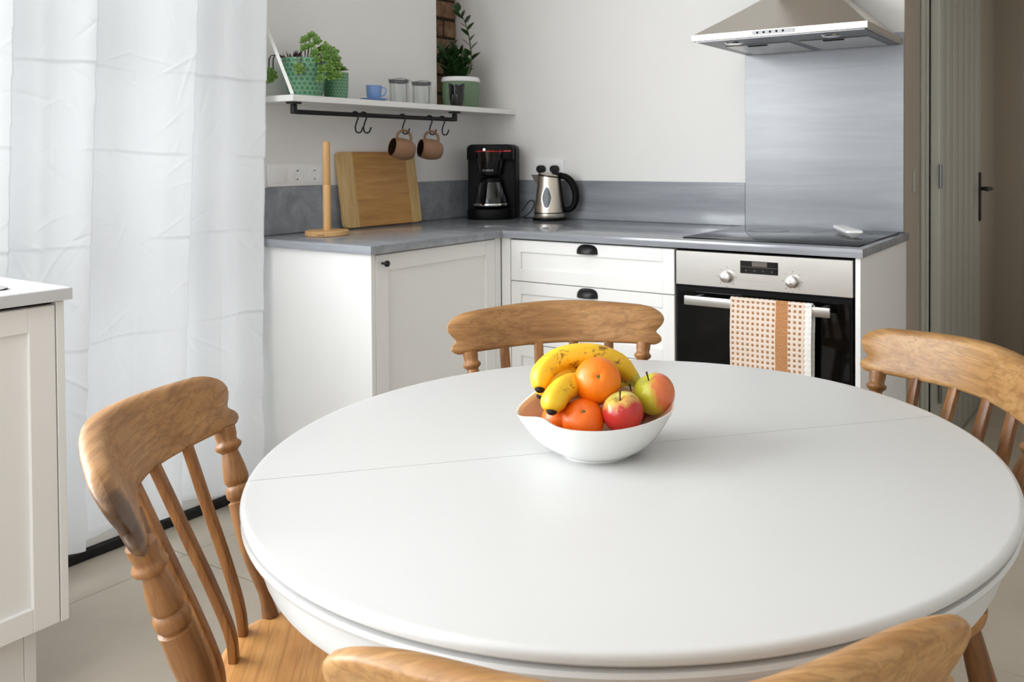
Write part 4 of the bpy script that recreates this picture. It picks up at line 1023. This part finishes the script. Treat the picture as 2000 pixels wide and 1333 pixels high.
# ------------------------------------------------------------------ chairs
def build_chair(tmats, label, loc, rot, tint=(1, 1, 1, 1), ye=-.157, ym=-.224, W=.251, lean=.030, top=.838):
    t = thing('dining_chair', label, 'chair', loc, rot, 'wooden farmhouse chairs round the table')
    cc = .10
    def arc(x): return ym+(ye-ym)*(math.hypot(x, cc)-cc)/(math.hypot(W, cc)-cc)
    # seat
    o = MB(); out = []
    def seat_outline(n=64):
        pts = []
        for i in range(n):
            a = 2*PI*i/n; c, s = math.cos(a), math.sin(a); e = 4.2
            x = math.copysign(abs(c)**(2/e), c); y = math.copysign(abs(s)**(2/e), s)
            wdt = .178+.035*(y+1)/2; pts.append((x*wdt, .047+y*.195+.012*(1-x*x)*(1 if y > 0 else -.6)))
        return pts
    so = seat_outline(); n = len(so); rings = [(.0, .4080, .93), (0, .4075, .0)]
    def seat(u, v):
        i = int(round(u*n)) % n; x, y = so[i]; cxs, cys = 0, .047
        lv = [(0, .409), (.90, .409), (.955, .411), (.985, .418), (1, .430), (.995, .441), (.975, .4475), (.93, .4500), (.80, .4470), (.6, .4430), (.35, .4415), (0, .4435)]
        k, zz = lv[int(round(v*11))]
        X, Y = cxs+(x-cxs)*k, cys+(y-cys)*k
        if k < .93 and v > .5: zz -= .004*math.exp(-((abs(X)-.08)/.06)**2)*math.exp(-((Y-.02)/.11)**2)
        return (X, Y, zz)
    obj('seat', MB().grid(seat, n, 11, closed_u=True), M['wood_seat'], t, col=tint, angle=60)
    # crest rail
    def E(tt):      # half length against height fraction
        prof = [(0, .228), (.04, .238), (.10, .2440), (.17, .2455), (.24, .2425), (.29, .2365), (.335, .2340), (.39, .2370), (.48, .2450), (.58, .2515), (.68, .2545), (.78, .2525), (.86, .246), (.93, .234), (.97, .222), (1, .203)]
        for (a, ra), (b, rb) in zip(prof, prof[1:]):
            if a <= tt <= b: return ra+(rb-ra)*(tt-a)/(b-a)
        return prof[-1][1]
    def rail(sgn):
        def g(u, v):
            c = -1+2*u; tt = v
            c = math.copysign(1-(1-abs(c))**1.6, c)
            x = c*E(tt)*W/.251; lo = .737+.004*(1-(x/W)**2); hi = top-.014*(x/W)**2
            z = lo+(hi-lo)*tt
            h = (.0115+.0040*tt)*math.sqrt(rounded(2*tt-1, 12))*(math.sqrt(rounded(c, 40)) if sgn < 0 else 1.9*math.sqrt(rounded(c, 12))-.9*math.sqrt(rounded(c, 40)))
            nx = -(arc(x+.001)-arc(x-.001))/.002; nl = math.hypot(nx, 1)
            y = arc(x)-lean*((z-.74)/.1)
            return (x+nx/nl*h*sgn, y+(1/nl)*h*sgn, z)
        return g
    NU, NV = 90, 30
    rm_ = MB().grid(rail(1), NU, NV).grid(rail(-1), NU, NV)
    bm = bmesh.new(); me = bpy.data.meshes.new('crest_rail'); me.from_pydata(rm_.v, [], rm_.f); bm.from_mesh(me)
    bmesh.ops.remove_doubles(bm, verts=bm.verts[:], dist=.00012); bm.to_mesh(me); bm.free()
    mb2 = MB().add([v.co.copy() for v in me.vertices], [tuple(p.vertices) for p in me.polygons])
    obj('crest_rail', mb2, tmats[0], t, col=tint, angle=60)
    def turned(p0, p1, prof, name, mat, seg=28):
        p0, p1 = Vector(p0), Vector(p1); d = p1-p0; L = d.length; q = d.to_track_quat('Z', 'Y').to_matrix().to_4x4(); M4 = Matrix.Translation(p0) @ q
        # keep the mesh in the axis frame so the grain follows the turning
        o_ = obj(name, MB().lathe([(r, f*L) for r, f in prof], seg), mat, t, p0, d.to_track_quat('Z', 'Y').to_euler(), col=tint, angle=50); return o_
    post = [(0, 0), (.0130, 0), (.0118, .03), (.0095, .08), (.0092, .13), (.0125, .20), (.0165, .28), (.0195, .38), (.0208, .47), (.0202, .56), (.0202, .600), (.0208, .612), (.0168, .618), (.0168, .626), (.0195, .634), (.0208, .650), (.0205, .675), (.0185, .690), (.0155, .698), (.0165, .706), (.0185, .718), (.0190, .735), (.0170, .79), (.0140, .845), (.0125, .868), (.0145, .876), (.0190, .888), (.0205, .902), (.0190, .914), (.0160, .922), (.0150, .935), (.0165, .955), (.0170, 1.0), (0, 1.0)]
    for s in (-1, 1):
        turned((s*.158, -.096, .447), (s*.204*W/.251, arc(.204*W/.251), .742), post, 'post', M['wood_post'])
    for xs, xb in ((-.124, -.112), (-.042, -.042), (.042, .042), (.124, .112)):
        y1 = arc(xs)
        P = smooth_path([(xb, -.128, .445), (xb, -.133, .49), (xb+(xs-xb)*.3, -.133+(y1+.133)*.24, .56), (xb+(xs-xb)*.65, -.133+(y1+.133)*.60, .65), (xs, y1+.002, .746)], 5)
        m = MB(); o0 = len(m.v); K = 12
        for i, p in enumerate(P):
            tn = (P[min(i+1, len(P)-1)]-P[max(0, i-1)]).normalized(); wx = Vector((1, 0, 0)); ny = tn.cross(wx).normalized()
            hw = .0108+.0012*math.sin(PI*i/len(P)); hh = .0068
            for k in range(K):
                a = 2*PI*k/K; c, s_ = math.cos(a), math.sin(a)
                m.v.append(tuple(p+wx*math.copysign(abs(c)**.45, c)*hw+ny*math.copysign(abs(s_)**.45, s_)*hh))
        for i in range(len(P)-1):
            for k in range(K): m.f.append((i*K+k, i*K+(k+1) % K, (i+1)*K+(k+1) % K, (i+1)*K+k)); m.mi.append(0)
        m.f.append(tuple(range(K))[::-1]); m.mi.append(0); m.f.append(tuple((len(P)-1)*K+k for k in range(K))); m.mi.append(0)
        obj('slat', m, M['wood_slat'], t, col=tint, angle=50)
    leg = [(0, 0), (.0125, 0), (.0150, .03), (.0185, .12), (.0210, .22), (.0215, .28), (.0175, .315), (.0165, .33), (.0215, .35), (.0225, .38), (.0175, .41), (.0165, .43), (.0200, .47), (.0235, .58), (.0235, .70), (.0205, .85), (.0175, 1.0), (0, 1.0)]
    ft = {}
    for sx in (-1, 1):
        for sy, top, botm in ((-1, (.128, -.098), (.180, -.190)), (1, (.150, .180), (.190, .235))):
            b_ = (sx*botm[0], botm[1], 0); tp = (sx*top[0], top[1], .414); turned(b_, tp, leg, 'leg', M['wood_slat']); ft[(sx, sy)] = (Vector(b_), Vector(tp))
    strp = [(0, 0), (.008, 0), (.0105, .15), (.0145, .45), (.016, .5), (.0145, .55), (.0105, .85), (.008, 1), (0, 1)]
    mids = []
    for sx in (-1, 1):
        a = ft[(sx, -1)][0].lerp(ft[(sx, -1)][1], .42); b = ft[(sx, 1)][0].lerp(ft[(sx, 1)][1], .42); turned(a, b, strp, 'stretcher', M['wood_post']); mids.append((a+b)/2)
    turned(mids[0], mids[1], strp, 'stretcher', M['wood_post'])
    return t
R1 = math.radians
ch_a = build_chair([M['wood_worn']], 'brown wooden chair at the left of the table with a dark worn patch', (1.629, -2.290, 0), R1(-45.7), (1, .97, .93, 1), ye=-.153, ym=-.237, W=.265, lean=.050, top=.838)
ch_b = build_chair([M['wood_rail']], 'warm brown wooden chair behind the fruit bowl with its back to the drawers', (1.610, -1.6225, 0), R1(223.0), (1.03, 1, .95, 1))
ch_c = build_chair([M['wood_light']], 'honey wooden chair with rippled grain at the right beside the oven end', (2.240, -1.6125, 0), R1(140.7), (.70, .66, .57, 1), ye=-.151, ym=-.229, W=.253)
ch_d = build_chair([M['wood_light']], 'pale wooden chair nearest the camera seen from behind', (2.227, -2.412, 0), R1(36.26), (.84, .79, .70, 1), ye=-.125, ym=-.245, W=.252, lean=.028)
ch_d['group'] = ch_a['group']

# ------------------------------------------------------------------ fruit bowl
BC = Vector((1.958, -2.060, .7502)); BR = math.atan2(.518, .856)
fbw = thing('fruit_bowl', 'white porcelain bowl with a wavy pointed rim on the table', 'bowl', BC, BR)
def rim_r(a):
    c, s = math.cos(a), math.sin(a)
    r = 1/math.sqrt((c/.110)**2+(s/.094)**2)
    r += .010*max(0, -c)**8 + .005*max(0, c)**10
    r *= 1-.09*math.exp(-((a-PI-.62)/.26)**2)
    return r
def rim_z(a):
    c, s = math.cos(a), math.sin(a)
    return .063+.004*max(0, c)**3+.010*max(0, s)-.003*max(0, -s)**3-.003*max(0, -c)**6+.006*math.exp(-((a-PI-.60)/.30)**2)+.012*math.exp(-((a-PI+.75)/.45)**2)
def bowl(inner):
    def g(u, v):
        a = 2*PI*u; R = rim_r(a); Zr = rim_z(a); c, s = math.cos(a), math.sin(a)
        if inner:
            t = v; rr = (R-.0035)*(1-t)**1.0; k = 1-t; zz = .006+(Zr-.0005-.006)*(k**2.3); rr = (R-.0038)*k**.72 if False else (R-.0032)*k
            return (rr*c, rr*s, zz)
        r0 = .052; rr = r0+(R-r0)*(v**.62); zz = .004+(Zr-.004)*(v**1.25)
        return (rr*c, rr*s, zz)
    return g
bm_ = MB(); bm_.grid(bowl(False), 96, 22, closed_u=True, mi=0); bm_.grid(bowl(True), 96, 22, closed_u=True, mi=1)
oi_ = 96*23
for i in range(96):
    i2 = (i+1) % 96; bm_.f.append((i*23+22, i2*23+22, oi_+i2*23, oi_+i*23)); bm_.mi.append(0)
bm_.lathe([(.0525, .0042), (.052, .0), (.048, .0), (.047, .004), (0, .004)], 96)
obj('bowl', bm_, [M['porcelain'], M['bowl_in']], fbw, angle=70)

def B2W(p): return Vector((BC.x, BC.y, 0))+Uv*p[0]+Vv*p[1]+Zv*p[2]
def citrus(name, label, cat, p, r, squash, mat, pole, seed):
    t = thing(name, label, cat, B2W(p)); rd = random.Random(seed); q = Vector(pole).normalized().to_track_quat('Z', 'Y').to_matrix().to_4x4()
    def g(u, v):
        a = 2*PI*u; th = PI*v; rr = r*(1+.006*math.sin(3*a+seed)); z = math.cos(th)*squash; s_ = math.sin(th)
        dimp = .10*math.exp(-(th/.16)**2); seam = .012*math.exp(-((th-.35)/.35)**2)*abs(math.sin(a*5))**.5
        k = 1-dimp-seam+.012*math.exp(-(th/.4)**2)*math.cos(a*10)
        return (rr*s_*math.cos(a)*k, rr*s_*math.sin(a)*k, rr*z*(1-dimp*.9))
    obj('peel', MB().grid(g, 60, 36, closed_u=True).xf(q), mat, t, angle=180)
    bt = MB()
    for k in range(5):
        a = k*2*PI/5; bt.tube([(0, 0, r*squash*.90), (.0022*math.cos(a), .0022*math.sin(a), r*squash*.905), (.0042*math.cos(a), .0042*math.sin(a), r*squash*.93)], [.0016, .0012, .0004], 6)
    obj('calyx', bt.xf(q), plain('calyx_'+name, srgb(92, 96, 54), .8), t); return t
citrus('orange', 'large orange on top of the fruit in the white bowl', 'orange', (.000, .013, .851), .0352, .97, M['orange'], Uv*.08-Vv*.86+Zv*.42, 2)
citrus('mandarin', 'mandarin at the front rim of the bowl under the large orange', 'mandarin', (-.020, -.020, .8035), .0315, .82, M['mandarin'], Uv*.05-Vv*.62+Zv*.62, 5)
citrus('mandarin', 'mandarin half hidden under the front banana at the left', 'mandarin', (-.057, -.002, .8000), .0280, .85, M['mandarin'], -Uv*.6-Vv*.2+Zv*.5, 9)
def apple(label, p, r, mat, up, seed):
    t = thing('apple', label, 'apple', B2W(p)); q = Vector(up).normalized().to_track_quat('Z', 'Y').to_matrix().to_4x4()
    def g(u, v):
        a = 2*PI*u; th = PI*v; k = 1+.10*math.sin(th)-.30*math.exp(-(th/.33)**2)-.16*math.exp(-((PI-th)/.30)**2)
        taper = 1+.07*math.cos(th); lob = 1+.014*math.cos(5*a)*math.exp(-((PI-th)/.9)**2)
        return (r*.93*k*math.sin(th)*taper*lob*math.cos(a), r*.93*k*math.sin(th)*taper*lob*math.sin(a), r*.98*math.cos(th)*k)
    obj('skin', MB().grid(g, 48, 36, closed_u=True).xf(q), mat, t, angle=180)
    obj('stalk', MB().tube([(0, 0, r*.60), (.001, .001, r*.9), (.003, .002, r*1.22)], [.0012, .0011, .0016], 7).xf(q), plain('stalk', srgb(66, 48, 30), .8), t); return t
aM1 = apple_mat('red_apple_skin', srgb(206, 196, 96), srgb(176, 44, 40), .10, .34, Vector((0, 0, -28))+Uv*6)
aM2 = apple_mat('yellow_apple_skin', srgb(196, 196, 56), srgb(206, 108, 60), .50, .72, Uv*26-Vv*6+Zv*10)
aM3 = apple_mat('dusky_apple_skin', srgb(196, 160, 110), srgb(150, 70, 72), .1, .4, Vector((0, 0, -28)))
apple('red apple at the front right of the fruit bowl', (.038, -.020, .8135), .0295, aM1, -Uv*.22-Vv*.30+Zv, 1)
apple('yellow-green apple with orange blush at the right tip of the bowl', (.086, .028, .8265), .0310, aM2, -Uv*.42-Vv*.12+Zv, 2)
apple('dusky red apple mostly hidden behind the red apple', (.052, .045, .802), .0280, aM3, Vv*.2+Zv, 3)
def banana(P, rmax, parent, tipmat=True, stem=True):
    Q = smooth_path([B2W(p)-B2W(P[0]) for p in P], 6); n = len(Q)
    R_ = []
    for i in range(n):
        t = i/(n-1)
        R_.append(rmax*min(1, (.50+.50*math.sin(min(1, t/.16)*PI/2)))*(1 if t < .70 else 1-.70*((t-.70)/.30)**1.3))
    m = MB(); seg = 20; o0 = 0; t0 = (Q[1]-Q[0]).normalized(); nr = (Zv-t0*Zv.dot(t0)).normalized()
    for i in range(n):
        tg = (Q[min(i+1, n-1)]-Q[max(i-1, 0)]).normalized(); nr = (nr-tg*nr.dot(tg)).normalized(); bi = tg.cross(nr)
        for k in range(seg):
            a = 2*PI*k/seg; rr = R_[i]*(1+.045*math.cos(5*a+.4)); m.v.append(tuple(Q[i]+nr*rr*math.cos(a)+bi*rr*math.sin(a)))
    for i in range(n-1):
        for k in range(seg):
            m.f.append((i*seg+k, i*seg+(k+1) % seg, (i+1)*seg+(k+1) % seg, (i+1)*seg+k)); m.mi.append(0 if i < n*.84 else 1)
    m.f.append(tuple(range(seg))[::-1]); m.mi.append(0); m.f.append(tuple((n-1)*seg+k for k in range(seg))); m.mi.append(1)
    o = obj('banana', m, [M['banana'], M['banana_stem']], parent, B2W(P[0])-parent.location, angle=60)
    d = (Q[0]-Q[1]).normalized()
    tp = MB().tube([-d*.003, d*.001, d*.003, d*.0045], [rmax*.44, rmax*.43, rmax*.36, rmax*.25], 12); obj('banana_tip', tp, M['bananatip'], o)
    return o
bn = thing('banana_bunch', 'bunch of speckled yellow bananas curving over the fruit in the bowl', 'bananas', B2W((.067, .088, .826)))
banana([(-.086, .018, .838), (-.083, .034, .856), (-.064, .053, .872), (-.034, .064, .8785), (.001, .072, .875), (.031, .082, .860), (.050, .087, .842), (.066, .088, .824)], .0178, bn)
banana([(-.086, .030, .824), (-.074, .040, .842), (-.050, .060, .848), (-.015, .092, .845), (.022, .108, .832), (.060, .100, .818)], .0160, bn)
banana([(-.064, -.040, .822), (-.061, -.030, .834), (-.048, -.006, .8455), (-.029, .026, .842), (.000, .066, .838), (.032, .098, .822), (.058, .094, .812)], .0185, bn)
